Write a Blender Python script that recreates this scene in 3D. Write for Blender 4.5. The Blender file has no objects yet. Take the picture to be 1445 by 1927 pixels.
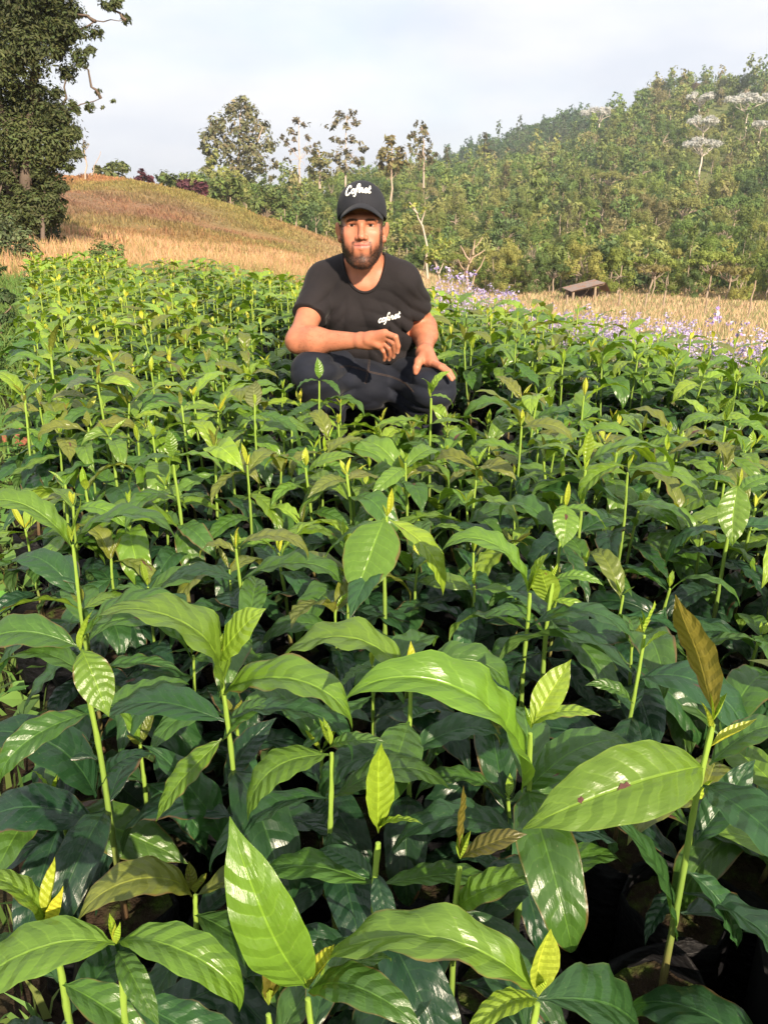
import bpy, math, random
import numpy as np
from mathutils import Vector, Matrix
from mathutils.bvhtree import BVHTree

random.seed(7)
RNG = np.random.default_rng(7)
rad = math.radians
scene = bpy.context.scene
COL = scene.collection

# ------------------------------------------------------------------ camera
FPX, CX, CY = 1447.0, 722.5, 963.5
PITCH = rad(21.3)
CAMZ = 1.0
PC, PS = math.cos(PITCH), math.sin(PITCH)
cam_data = bpy.data.cameras.new('camera')
cam_data.sensor_fit = 'VERTICAL'
cam_data.sensor_height = 24.0
cam_data.lens = 12.0 / (963.5 / FPX)
cam_data.clip_start = 0.02
cam_data.clip_end = 6000.0
cam = bpy.data.objects.new('camera', cam_data)
cam.location = (0, 0, CAMZ)
cam.rotation_euler = (math.pi / 2 - PITCH, 0, 0)
COL.objects.link(cam)
scene.camera = cam

# ------------------------------------------------------------------ world
SUN_EL, SUN_AZ = rad(28), rad(22)        # behind the camera, to the right
SUN_DIR = Vector((math.sin(SUN_AZ) * math.cos(SUN_EL), -math.cos(SUN_AZ) * math.cos(SUN_EL), math.sin(SUN_EL)))
world = bpy.data.worlds.new('World')
scene.world = world
world.use_nodes = True
wt = world.node_tree
wt.nodes.clear()
def N(t, typ, **kw):
    n = t.nodes.new(typ)
    for k, v in kw.items():
        setattr(n, k, v)
    return n
w_out = N(wt, 'ShaderNodeOutputWorld')
w_bg = N(wt, 'ShaderNodeBackground')
w_bg.inputs['Strength'].default_value = 0.1
sky = N(wt, 'ShaderNodeTexSky', sky_type='NISHITA')
sky.sun_disc = False
sky.sun_elevation = SUN_EL
sky.sun_rotation = math.atan2(SUN_DIR.x, SUN_DIR.y)
sky.air_density = 1.0
sky.dust_density = 1.5
w_tc = N(wt, 'ShaderNodeTexCoord')
w_map = N(wt, 'ShaderNodeMapping')
w_map.inputs['Scale'].default_value = (1.6, 1.6, 4.2)
w_map.inputs['Location'].default_value = (0.35, 0.1, 0.55)
w_n1 = N(wt, 'ShaderNodeTexNoise')
w_n1.inputs['Scale'].default_value = 1.7
w_n1.inputs['Detail'].default_value = 7
w_n1.inputs['Roughness'].default_value = 0.52
w_n1.inputs['Distortion'].default_value = 0.35
w_r1 = N(wt, 'ShaderNodeValToRGB')                      # cloud cover
w_r1.color_ramp.elements[0].position = 0.30; w_r1.color_ramp.elements[0].color = (0.72, 0.72, 0.72, 1)
w_r1.color_ramp.elements[1].position = 0.52; w_r1.color_ramp.elements[1].color = (1, 1, 1, 1)
w_n2 = N(wt, 'ShaderNodeTexNoise')
w_n2.inputs['Scale'].default_value = 3.1
w_n2.inputs['Detail'].default_value = 6
w_r2 = N(wt, 'ShaderNodeValToRGB')                      # cloud brightness
w_r2.color_ramp.elements[0].position = 0.33; w_r2.color_ramp.elements[0].color = (4.35, 4.6, 5.1, 1)
w_r2.color_ramp.elements[1].position = 0.68; w_r2.color_ramp.elements[1].color = (5.5, 5.52, 5.62, 1)
w_mix = N(wt, 'ShaderNodeMixRGB')
L = wt.links.new
L(w_tc.outputs['Generated'], w_map.inputs['Vector'])
L(w_map.outputs[0], w_n1.inputs['Vector'])
L(w_map.outputs[0], w_n2.inputs['Vector'])
L(w_n1.outputs['Fac'], w_r1.inputs['Fac'])
L(w_n2.outputs['Fac'], w_r2.inputs['Fac'])
L(w_r1.outputs[0], w_mix.inputs['Fac'])
L(sky.outputs[0], w_mix.inputs['Color1'])
L(w_r2.outputs[0], w_mix.inputs['Color2'])
L(w_mix.outputs[0], w_bg.inputs['Color'])
L(w_bg.outputs[0], w_out.inputs['Surface'])

sun_d = bpy.data.lights.new('sun', 'SUN')
sun_d.energy = 5.0
sun_d.angle = rad(0.6)
sun_d.color = (1.0, 0.84, 0.64)
sun = bpy.data.objects.new('sun', sun_d)
sun.rotation_euler = (-SUN_DIR).to_track_quat('-Z', 'Y').to_euler()
sun.location = (3, -8, 8)
COL.objects.link(sun)

vs = scene.view_settings
vs.view_transform = 'Standard'
vs.look = 'None'
vs.exposure = 1.0
vs.gamma = 1.0
vs.use_curve_mapping = False
scene.render.engine = 'CYCLES'

# ------------------------------------------------------------------ helpers
def ray(px, py):
    u = (px - CX) / FPX; v = (CY - py) / FPX
    return Vector((u, PC + v * PS, -PS + v * PC))
def pix(px, py, Y):
    """point on the pixel's line of sight at world depth Y"""
    d = ray(px, py); t = Y / d.y
    return Vector((d.x * t, Y, CAMZ + d.z * t))
def pixz(px, py, z):
    """point on the pixel's line of sight at height z"""
    d = ray(px, py); t = (z - CAMZ) / d.z
    return Vector((d.x * t, d.y * t, z))

def mesh_np(name, V, F, uv=None, col=None, smooth=True, mats=(), tri_mat=None):
    """V (n,3); F (m,k) one polygon size"""
    V = np.ascontiguousarray(V, np.float32); F = np.ascontiguousarray(F, np.int32)
    me = bpy.data.meshes.new(name)
    m, k = F.shape
    me.vertices.add(len(V)); me.vertices.foreach_set('co', V.ravel())
    me.loops.add(m * k); me.loops.foreach_set('vertex_index', F.ravel())
    me.polygons.add(m)
    me.polygons.foreach_set('loop_start', np.arange(0, m * k, k, dtype=np.int32))
    me.polygons.foreach_set('loop_total', np.full(m, k, np.int32))
    me.polygons.foreach_set('use_smooth', np.full(m, smooth, bool))
    if tri_mat is not None:
        me.polygons.foreach_set('material_index', np.asarray(tri_mat, np.int32))
    if uv is not None:
        ul = me.uv_layers.new(name='UVMap')
        ul.data.foreach_set('uv', np.ascontiguousarray(uv, np.float32)[F.ravel()].ravel())
    if col is not None:
        a = me.color_attributes.new('Col', 'FLOAT_COLOR', 'POINT')
        c = np.ones((len(V), 4), np.float32); c[:, :3] = col
        a.data.foreach_set('color', c.ravel())
    me.update(calc_edges=True)
    me.validate()
    for mt in mats:
        me.materials.append(mt)
    return me

def link(name, data, parent=None, loc=None, color=None):
    o = bpy.data.objects.new(name, data)
    COL.objects.link(o)
    if parent is not None:
        o.parent = parent
    if loc is not None:
        o.location = loc
    if color is not None:
        o.color = (color[0], color[1], color[2], 1.0)
    return o

def tag(o, label=None, cat=None, group=None, kind=None):
    if label: o['label'] = label
    if cat: o['category'] = cat
    if group: o['group'] = group
    if kind: o['kind'] = kind
    return o

class MB:
    """collects quads/tris into one mesh (all stored as tris)"""
    def __init__(s):
        s.V = []; s.F = []; s.C = []; s.n = 0
    def add(s, V, F, col=None):
        V = np.asarray(V, float); F = np.asarray(F, int)
        if F.shape[1] == 4:
            F = np.concatenate([F[:, [0, 1, 2]], F[:, [0, 2, 3]]])
        s.V.append(V); s.F.append(F + s.n); s.n += len(V)
        c = np.empty((len(V), 3)); c[:] = (1, 1, 1) if col is None else col
        s.C.append(c)
    def tube(s, pts, radii, sides=7, col=None, cap=True):
        pts = np.asarray(pts, float); n = len(pts)
        radii = np.broadcast_to(np.asarray(radii, float), (n,))
        T = np.gradient(pts, axis=0); T /= np.linalg.norm(T, axis=1)[:, None] + 1e-9
        ref = np.array([0.31, 0.17, 0.93]) if abs(T[0, 2]) < 0.8 else np.array([1.0, 0.1, 0.0])
        A = np.cross(T, ref); A /= np.linalg.norm(A, axis=1)[:, None] + 1e-9
        B = np.cross(T, A)
        a = np.linspace(0, 2 * np.pi, sides, endpoint=False)
        V = (pts[:, None] + radii[:, None, None] * (np.cos(a)[None, :, None] * A[:, None] + np.sin(a)[None, :, None] * B[:, None])).reshape(-1, 3)
        F = []
        for i in range(n - 1):
            for j in range(sides):
                k = (j + 1) % sides
                F.append((i * sides + j, i * sides + k, (i + 1) * sides + k, (i + 1) * sides + j))
        s.add(V, F, col if col is None or np.ndim(col) == 1 else np.repeat(np.asarray(col), sides, axis=0))
        if cap:
            for base, end in ((0, 0), ((n - 1) * sides, n - 1)):
                ring = V[base:base + sides]
                s.add(np.vstack([ring, pts[end]]), [(j, (j + 1) % sides, sides) for j in range(sides)],
                      None if col is None else (col if np.ndim(col) == 1 else col[end]))
    def box(s, c, size, rotz=0.0, tilt=(0, 0), col=None):
        x, y, z = np.asarray(size) / 2
        V = np.array([(a, b, d) for a in (-x, x) for b in (-y, y) for d in (-z, z)], float)
        M = np.array((Matrix.Rotation(rotz, 3, 'Z') @ Matrix.Rotation(tilt[0], 3, 'X') @ Matrix.Rotation(tilt[1], 3, 'Y')))
        V = V @ M.T + np.asarray(c)
        s.add(V, [(0, 1, 3, 2), (4, 6, 7, 5), (0, 4, 5, 1), (2, 3, 7, 6), (0, 2, 6, 4), (1, 5, 7, 3)], col)
    def mesh(s, name, mats=(), smooth=True):
        return mesh_np(name, np.vstack(s.V), np.vstack(s.F), col=np.vstack(s.C), smooth=smooth, mats=mats)

# ------------------------------------------------------------------ materials
def new_mat(name):
    m = bpy.data.materials.new(name); m.use_nodes = True
    t = m.node_tree; t.nodes.clear()
    out = N(t, 'ShaderNodeOutputMaterial')
    return m, t, out
def mth(t, op, a, b=None, c=None, clamp=False):
    n = N(t, 'ShaderNodeMath', operation=op); n.use_clamp = clamp
    for i, x in enumerate((a, b, c)):
        if x is None: continue
        if isinstance(x, (int, float)): n.inputs[i].default_value = x
        else: t.links.new(x, n.inputs[i])
    return n.outputs[0]
def mixc(t, f, a, b, mode='MIX'):
    n = N(t, 'ShaderNodeMixRGB', blend_type=mode)
    for i, x in zip(('Fac', 'Color1', 'Color2'), (f, a, b)):
        if isinstance(x, (int, float)): n.inputs[i].default_value = x
        elif isinstance(x, tuple): n.inputs[i].default_value = (*x, 1.0)
        else: t.links.new(x, n.inputs[i])
    return n.outputs[0]
def noise(t, scale, detail=4, vec=None, rough=0.55, dim=None):
    n = N(t, 'ShaderNodeTexNoise')
    n.inputs['Scale'].default_value = scale; n.inputs['Detail'].default_value = detail
    n.inputs['Roughness'].default_value = rough
    if vec is not None: t.links.new(vec, n.inputs['Vector'])
    return n.outputs['Fac']
def sstep(t, x, lo, hi):
    n = N(t, 'ShaderNodeMapRange', interpolation_type='SMOOTHSTEP')
    t.links.new(x, n.inputs['Value'])
    n.inputs['From Min'].default_value = lo; n.inputs['From Max'].default_value = hi
    return n.outputs[0]
def color_src(t, src):
    if src == 'object':
        return N(t, 'ShaderNodeObjectInfo').outputs['Color']
    return N(t, 'ShaderNodeVertexColor', layer_name='Col').outputs['Color']

def simple_mat(name, color=None, rough=0.7, bump=0.0, bscale=60, var=0.25, vscale=15, src=None, spec=0.3, metallic=0.0, tint=None):
    m, t, out = new_mat(name)
    p = N(t, 'ShaderNodeBsdfPrincipled')
    tc = N(t, 'ShaderNodeTexCoord').outputs['Object']
    base = color_src(t, src) if src else None
    if base is None:
        rgb = N(t, 'ShaderNodeRGB'); rgb.outputs[0].default_value = (*color, 1); base = rgb.outputs[0]
    nz = noise(t, vscale, 6, tc)
    f = mth(t, 'MULTIPLY_ADD', nz, 2 * var, 1 - var)
    hs = N(t, 'ShaderNodeHueSaturation'); t.links.new(base, hs.inputs['Color']); t.links.new(f, hs.inputs['Value'])
    c = hs.outputs[0]
    if tint:
        c = mixc(t, sstep(t, noise(t, tint[1], 5, tc), 0.48, 0.66), c, tint[0])
    t.links.new(c, p.inputs['Base Color'])
    p.inputs['Roughness'].default_value = rough
    p.inputs['Specular IOR Level'].default_value = spec
    p.inputs['Metallic'].default_value = metallic
    if bump:
        b = N(t, 'ShaderNodeBump'); b.inputs['Strength'].default_value = bump; b.inputs['Distance'].default_value = 0.01
        t.links.new(noise(t, bscale, 5, tc), b.inputs['Height']); t.links.new(b.outputs[0], p.inputs['Normal'])
    t.links.new(p.outputs[0], out.inputs['Surface'])
    return m

def coffee_leaf_mat(name, src):
    m, t, out = new_mat(name)
    col = color_src(t, src)
    uvn = N(t, 'ShaderNodeUVMap', uv_map='UVMap').outputs[0]
    sp = N(t, 'ShaderNodeSeparateXYZ'); t.links.new(uvn, sp.inputs[0])
    u = sp.outputs[0]
    av = mth(t, 'ABSOLUTE', mth(t, 'MULTIPLY_ADD', sp.outputs[1], 2.0, -1.0))
    rnd = N(t, 'ShaderNodeObjectInfo').outputs['Random']
    off = N(t, 'ShaderNodeVectorMath', operation='SCALE'); off.inputs[0].default_value = (37.0, 21.0, 11.0); t.links.new(rnd, off.inputs['Scale'])
    vv = N(t, 'ShaderNodeVectorMath', operation='ADD'); t.links.new(uvn, vv.inputs[0]); t.links.new(off.outputs[0], vv.inputs[1])
    uvn_off = vv.outputs[0]
    mid = sstep(t, av, 0.055, 0.02)
    ph = mth(t, 'FRACT', mth(t, 'ADD', mth(t, 'ADD', mth(t, 'MULTIPLY', u, 9.0), mth(t, 'MULTIPLY', noise(t, 2.2, 2, uvn_off), 1.1)), mth(t, 'MULTIPLY', mth(t, 'POWER', av, 1.3), -1.15)))
    tri = mth(t, 'ABSOLUTE', mth(t, 'SUBTRACT', ph, 0.5))          # 0 on the vein
    vein = mth(t, 'MULTIPLY', sstep(t, tri, 0.075, 0.015), sstep(t, av, 1.0, 0.6))
    n1 = noise(t, 3.0, 4, vv.outputs[0]); n2 = noise(t, 16.0, 4, vv.outputs[0])
    f = mth(t, 'ADD', mth(t, 'MULTIPLY', n1, 0.5), mth(t, 'MULTIPLY', n2, 0.24))
    f = mth(t, 'ADD', f, 0.62)
    hs = N(t, 'ShaderNodeHueSaturation'); t.links.new(col, hs.inputs['Color']); t.links.new(f, hs.inputs['Value'])
    c = hs.outputs[0]
    lighter = mixc(t, 1.0, mixc(t, 1.0, c, (1.7, 1.6, 1.6), 'MULTIPLY'), (0.012, 0.02, 0.0), 'ADD')
    c = mixc(t, mth(t, 'MAXIMUM', mth(t, 'MULTIPLY', mid, 0.85), mth(t, 'MULTIPLY', vein, 0.26)), c, lighter)
    edge = sstep(t, av, 0.93, 1.0)
    c = mixc(t, mth(t, 'MULTIPLY', edge, 0.35), c, lighter)
    # brown blotches on a few leaves
    blot = mth(t, 'MULTIPLY', sstep(t, noise(t, 2.3, 3, vv.outputs[0]), 0.69, 0.715), sstep(t, mth(t, 'FRACT', mth(t, 'MULTIPLY', rnd, 7.3)), 0.66, 0.7))
    c = mixc(t, blot, c, (0.11, 0.045, 0.03))
    brn = mth(t, 'MULTIPLY', mth(t, 'MULTIPLY', sstep(t, mth(t, 'ADD', av, mth(t, 'MULTIPLY', n1, .5)), 1.16, 1.28), sstep(t, mth(t, 'FRACT', mth(t, 'MULTIPLY', rnd, 13.7)), .6, .7)), .8)
    c = mixc(t, brn, c, (0.16, 0.085, 0.035))
    spk = mth(t, 'MULTIPLY', sstep(t, noise(t, 42.0, 2, vv.outputs[0]), 0.70, 0.74), 0.5)
    c = mixc(t, spk, c, (0.22, 0.24, 0.12))
    back = N(t, 'ShaderNodeNewGeometry').outputs['Backfacing']
    under = mixc(t, 1.0, mixc(t, 1.0, c, (1.45, 1.3, 1.2), 'MULTIPLY'), (0.028, 0.034, 0.004), 'ADD')
    c2 = mixc(t, back, c, under)
    p = N(t, 'ShaderNodeBsdfPrincipled')
    t.links.new(c2, p.inputs['Base Color'])
    rg = mth(t, 'ADD', mth(t, 'MULTIPLY', n2, 0.18), mth(t, 'MULTIPLY', back, 0.22))
    t.links.new(mth(t, 'ADD', rg, 0.22), p.inputs['Roughness'])
    p.inputs['Specular IOR Level'].default_value = 0.62
    hgt = mth(t, 'ADD', mth(t, 'MULTIPLY', tri, 1.0), mth(t, 'MULTIPLY', n2, 0.35))
    hgt = mth(t, 'SUBTRACT', hgt, mth(t, 'MULTIPLY', mid, 0.25))
    b = N(t, 'ShaderNodeBump'); b.inputs['Strength'].default_value = 0.5; b.inputs['Distance'].default_value = 0.005
    t.links.new(hgt, b.inputs['Height']); t.links.new(b.outputs[0], p.inputs['Normal'])
    tr = N(t, 'ShaderNodeBsdfTranslucent')
    tcol = mixc(t, 1.0, c, (1.5, 1.45, 0.5), 'MULTIPLY')
    t.links.new(tcol, tr.inputs['Color'])
    mx = N(t, 'ShaderNodeMixShader'); mx.inputs[0].default_value = 0.30
    t.links.new(p.outputs[0], mx.inputs[1]); t.links.new(tr.outputs[0], mx.inputs[2])
    t.links.new(mx.outputs[0], out.inputs['Surface'])
    return m

def foliage_mat(name, src, var=0.35, scale=0.5, transl=0.25, rough=0.6):
    m, t, out = new_mat(name)
    col = color_src(t, src)
    pos = N(t, 'ShaderNodeNewGeometry').outputs['Position']
    n1 = noise(t, scale, 3, pos)
    f = mth(t, 'MULTIPLY_ADD', n1, 2 * var, 1 - var)
    hs = N(t, 'ShaderNodeHueSaturation'); t.links.new(col, hs.inputs['Color']); t.links.new(f, hs.inputs['Value'])
    p = N(t, 'ShaderNodeBsdfPrincipled'); t.links.new(hs.outputs[0], p.inputs['Base Color'])
    p.inputs['Roughness'].default_value = rough; p.inputs['Specular IOR Level'].default_value = 0.25
    tr = N(t, 'ShaderNodeBsdfTranslucent'); t.links.new(hs.outputs[0], tr.inputs['Color'])
    mx = N(t, 'ShaderNodeMixShader'); mx.inputs[0].default_value = transl
    t.links.new(p.outputs[0], mx.inputs[1]); t.links.new(tr.outputs[0], mx.inputs[2])
    t.links.new(mx.outputs[0], out.inputs['Surface'])
    return m

M = {}
M['leaf'] = coffee_leaf_mat('coffee_leaf', 'object')
M['leaf_attr'] = coffee_leaf_mat('coffee_leaf_mass', 'attr')
M['foliage'] = foliage_mat('foliage', 'object')
M['foliage_attr'] = foliage_mat('foliage_mass', 'attr')
M['grass'] = foliage_mat('grass_blades', 'attr', 0.25, 1.3, 0.3, 0.75)
M['bark'] = simple_mat('bark', src='object', rough=0.9, bump=0.5, bscale=8, vscale=3, spec=0.15)
M['attr'] = simple_mat('attribute_colour', src='attr', rough=0.8, vscale=4, spec=0.2)
M['wood'] = simple_mat('weathered_wood', (0.30, 0.23, 0.165), 0.85, 0.5, 30, 0.35, 9)

# ------------------------------------------------------------------ terrain
def elev_z(py, Y):
    return pix(CX, py, Y).z
# (column in the photo, [(distance, height)...]) : heights read from the photo where the ground shows
TERR = [
    (-500, [(0, 0), (8, 0), (16, 0.5), (30, 1.6), (60, 4.6), (90, 5.5), (140, 4), (300, 0), (1600, -8)]),
    (0,    [(0, 0), (9, 0), (16, 0.35), (24, elev_z(440, 24)), (60, elev_z(325, 60)), (75, 4.4), (110, 3), (180, 0), (400, -4), (1600, -10)]),
    (150,  [(0, 0), (10, 0), (16, 0.1), (24, elev_z(452, 24)), (45, elev_z(385, 45)), (66, elev_z(326, 66)), (75, 3.6), (110, 1.5), (180, -1), (400, -4), (1600, -10)]),
    (270,  [(0, 0), (10, 0), (18, 0.0), (26, elev_z(462, 26)), (45, elev_z(400, 45)), (68, elev_z(341, 68)), (76, 2.9), (110, 1.0), (180, -1), (400, -4), (1600, -10)]),
    (426,  [(0, 0), (9, 0), (18, -0.1), (28, elev_z(480, 28)), (48, elev_z(425, 48)), (70, elev_z(378, 70)), (78, 1.2), (110, 2.0), (150, elev_z(378, 150)), (200, 0), (400, -4), (1600, -10)]),
    (558,  [(0, 0), (7, 0), (18, -0.3), (28, elev_z(495, 28)), (48, elev_z(455, 48)), (72, elev_z(423, 72)), (80, -0.9), (110, elev_z(408, 110)), (160, elev_z(380, 160)), (200, 2), (400, -4), (1600, -10)]),
    (640,  [(0, 0), (6, 0), (9, -0.25), (18, -0.7), (28, elev_z(510, 28)), (48, elev_z(480, 48)), (73, elev_z(458, 73)), (82, -2.0), (110, elev_z(415, 110)), (160, elev_z(366, 160)), (200, elev_z(352, 200)), (260, 3), (500, -4), (1600, -10)]),
    (760,  [(0, 0), (5.2, 0), (7, -0.28), (18, -1.0), (35, -2.2), (60, -3.5), (80, -3.9), (120, elev_z(435, 120)), (170, elev_z(372, 170)), (220, elev_z(343, 220)), (280, elev_z(345, 280)), (400, elev_z(340, 400)), (600, 0), (1600, -10)]),
    (900,  [(0, 0), (4.9, 0), (6.2, -0.3), (15, -1.3), (30, -2.9), (60, -4.9), (75, -5.2), (120, elev_z(445, 120)), (175, elev_z(375, 175)), (240, elev_z(345, 240)), (300, elev_z(345, 300)), (400, elev_z(283, 400)), (440, 30), (600, 10), (1600, -10)]),
    (1050, [(0, 0), (4.3, 0), (5.6, -0.28), (15, -1.35), (30, -2.9), (60, -5.0), (75, -5.3), (120, elev_z(450, 120)), (175, elev_z(375, 175)), (240, elev_z(318, 240)), (300, elev_z(312, 300)), (400, elev_z(226, 400)), (440, 40), (600, 14), (1600, -10)]),
    (1115, [(0, 0), (4.0, 0), (5.3, -0.26), (15, -1.4), (30, -2.9), (60, -5.0), (74, -5.3), (120, elev_z(447, 120)), (172, elev_z(368, 172)), (225, elev_z(290, 225)), (270, elev_z(262, 270)), (300, elev_z(268, 300)), (400, elev_z(232, 400)), (440, 38), (600, 14), (1600, -10)]),
    (1200, [(0, 0), (3.7, 0), (5.0, -0.25), (15, -1.4), (30, -2.9), (60, -5.1), (72, -5.3), (120, elev_z(445, 120)), (170, elev_z(360, 170)), (220, elev_z(262, 220)), (270, elev_z(183, 270)), (300, 38), (400, 34), (600, 16), (1600, -10)]),
    (1445, [(0, 0), (3.0, 0), (4.4, -0.22), (15, -1.5), (30, -3.0), (60, -5.2), (70, -5.3), (110, elev_z(455, 110)), (160, elev_z(365, 160)), (210, elev_z(270, 210)), (260, elev_z(188, 260)), (300, 40), (400, 38), (600, 20), (1600, -10)]),
    (1900, [(0, 0), (3.0, 0), (5.0, -0.25), (15, -1.5), (30, -3.0), (60, -5.0), (70, -4.5), (110, -2), (160, 7), (210, 18), (260, 35), (300, 42), (400, 42), (600, 22), (1600, -10)]),
]
T_ANG = np.array([math.atan((p - CX) / (FPX * 1.05)) for p, _ in TERR])
T_R = np.concatenate([np.linspace(0, 10, 41), np.geomspace(10.4, 1600, 160)])
T_Z = np.array([np.interp(T_R * math.cos(a), [d for d, _ in prof], [z for _, z in prof]) for a, (_, prof) in zip(T_ANG, TERR)])
def _sm(row):   # soften the corners of the radial profile
    k = np.array([1, 2, 3, 2, 1]) / 9.0
    r = np.convolve(np.pad(row, 2, 'edge'), k, 'valid'); r[:8] = row[:8]; return r
T_Z = np.array([_sm(r) for r in T_Z])
A_F = np.linspace(-math.pi, math.pi, 721)
def _build_fine():
    base = np.zeros((len(A_F), len(T_R)))
    for j in range(len(T_R)):
        base[:, j] = np.interp(A_F, T_ANG, T_Z[:, j])
    k = np.hanning(7); k /= k.sum()
    for j in range(len(T_R)):
        base[:, j] = np.convolve(np.pad(base[:, j], 3, 'edge'), k, 'valid')
    fade = np.clip((np.abs(A_F) - rad(70)) / rad(50), 0, 1)
    fade = 1 - fade * fade * (3 - 2 * fade)
    return base * fade[:, None]
T_F = _build_fine()
def vnoise(x, y, s, seed=0):
    """cheap smooth value noise in [-1,1]"""
    x = np.asarray(x, float) / s + seed * 17.3; y = np.asarray(y, float) / s - seed * 9.1
    xi = np.floor(x).astype(int); yi = np.floor(y).astype(int); fx = x - xi; fy = y - yi
    fx = fx * fx * (3 - 2 * fx); fy = fy * fy * (3 - 2 * fy)
    h = lambda a, b: np.modf(np.abs(np.sin(a * 127.1 + b * 311.7 + seed * 74.7) * 43758.5453))[0]
    return 2 * ((h(xi, yi) * (1 - fx) + h(xi + 1, yi) * fx) * (1 - fy) + (h(xi, yi + 1) * (1 - fx) + h(xi + 1, yi + 1) * fx) * fy) - 1
def tz(x, y):
    x = np.asarray(x, float); y = np.asarray(y, float)
    r = np.hypot(x, y); a = np.arctan2(x, y)
    fi = np.clip((a + math.pi) / (2 * math.pi) * 720, 0, 719.999); i0 = fi.astype(int); fa = fi - i0
    fj = np.interp(r, T_R, np.arange(len(T_R))); fj = np.clip(fj, 0, len(T_R) - 1.001); j0 = fj.astype(int); fb = fj - j0
    z = (T_F[i0, j0] * (1 - fa) * (1 - fb) + T_F[i0 + 1, j0] * fa * (1 - fb) + T_F[i0, j0 + 1] * (1 - fa) * fb + T_F[i0 + 1, j0 + 1] * fa * fb)
    w = np.clip((r - 9) / 25, 0, 1)
    z = z + w * (0.30 * vnoise(x, y, 7.0, 1) + 0.12 * vnoise(x, y, 2.6, 2)) + np.clip((r - 90) / 100, 0, 1) * 1.2 * vnoise(x, y, 28, 3)
    z = z + 0.012 * vnoise(x, y, 0.35, 4) * (r < 40)
    return z

# nursery outline and its aisle, in metres on the ground
FIELD = [(-0.22, 0.10), (-0.46, 0.85), (-1.02, 2.10), (-1.78, 3.9), (-3.95, 9.0), (-3.0, 9.4), (-1.2, 7.0), (0.34, 5.1), (1.75, 3.05), (3.0, 2.3), (2.7, 0.6), (1.3, 0.1)]
AISLE = [(2.4, 1.55), (1.15, 2.22), (0.55, 2.62), (0.0, 2.92), (-0.55, 4.0), (-1.75, 6.7), (-2.9, 9.2)]
def in_poly(x, y, P=FIELD):
    c = False; n = len(P); j = n - 1
    for i in range(n):
        if (P[i][1] > y) != (P[j][1] > y) and x < (P[j][0] - P[i][0]) * (y - P[i][1]) / (P[j][1] - P[i][1]) + P[i][0]:
            c = not c
        j = i
    return c
def seg_dist(x, y, P, closed=False):
    x = np.asarray(x, float); y = np.asarray(y, float); d = np.full(x.shape, 1e9)
    n = len(P)
    for i in range(n if closed else n - 1):
        ax, ay = P[i]; bx, by = P[(i + 1) % n]
        t = np.clip(((x - ax) * (bx - ax) + (y - ay) * (by - ay)) / ((bx - ax) ** 2 + (by - ay) ** 2), 0, 1)
        d = np.minimum(d, np.hypot(x - ax - t * (bx - ax), y - ay - t * (by - ay)))
    return d

def in_poly_np(x, y, P=FIELD):
    c = np.zeros(np.shape(x), bool); n = len(P); j = n - 1
    for i in range(n):
        dy = P[j][1] - P[i][1]
        hit = ((P[i][1] > y) != (P[j][1] > y)) & (x < (P[j][0] - P[i][0]) * (y - P[i][1]) / (dy if dy else 1e-9) + P[i][0])
        c ^= hit; j = i
    return c
def px_of(x, y, z):
    """photo column/row of a world point (used to sort things by how large they show)"""
    d = PC * y - PS * (z - CAMZ); up = PS * y + PC * (z - CAMZ)
    return CX + FPX * x / d, CY - FPX * up / d

SOIL = np.array((0.030, 0.021, 0.014)); DRYG = np.array((0.42, 0.29, 0.16)); TAN = np.array((0.41, 0.215, 0.10))
GRN = np.array((0.15, 0.19, 0.045)); BRN = np.array((0.23, 0.14, 0.095)); LGRN = np.array((0.22, 0.25, 0.065))
def ground_color(x, y):
    x = np.asarray(x, float); y = np.asarray(y, float)
    r = np.hypot(x, y); c = np.zeros(x.shape + (3,))
    c[:] = GRN
    def blend(w, colr):
        c[:] = c * (1 - w[..., None]) + np.asarray(colr) * w[..., None]
    hill = np.clip((r - 9) / 4, 0, 1) * (r < 95)
    blend(hill, TAN)
    blend(hill * np.clip(0.5 + 1.1 * vnoise(x, y, 5.5, 11) + 0.6 * vnoise(x, y, 1.6, 12), 0, 1) * 0.6, GRN * 1.3)
    a = x / np.maximum(y, 0.1)
    right = np.clip((a - -0.13) / 0.09, 0, 1) * (y > 0)
    blend(hill * (1 - right) * np.clip((a + 0.22) / 0.14, 0, 1) * 0.35, LGRN)
    # brown burnt patch low on the left slope
    cx, cy = -15.5, 42.0
    w = np.exp(-(((x - cx) / 8.0) ** 2 + ((y - cy) / 12.0) ** 2)) * (1.15 + 0.5 * vnoise(x, y, 3.0, 13))
    blend(np.clip(w * 1.1, 0, 0.8), BRN)
    strip = np.clip((r - 9) / 3, 0, 1) * np.clip((30 - r) / 6, 0, 1) * (y > 0)
    blend(strip * 0.8, DRYG)
    rg = right * np.clip((r - 8) / 6, 0, 1) * np.clip((72 - r) / 8, 0, 1)
    blend(rg * 0.9, DRYG)
    blend(np.clip((r - 64) / 12, 0, 1) * np.clip(right + np.clip((r - 78) / 6, 0, 1), 0, 1), (0.15, 0.17, 0.06))
    near = np.clip((13 - r) / 3, 0, 1)
    blend(near, GRN * 0.55)
    soil = np.clip(1.3 - np.where(in_poly_np(x, y), 0, seg_dist(x, y, FIELD, True)) / 0.25, 0, 1)
    blend(soil, SOIL)
    return c * .82

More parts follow.
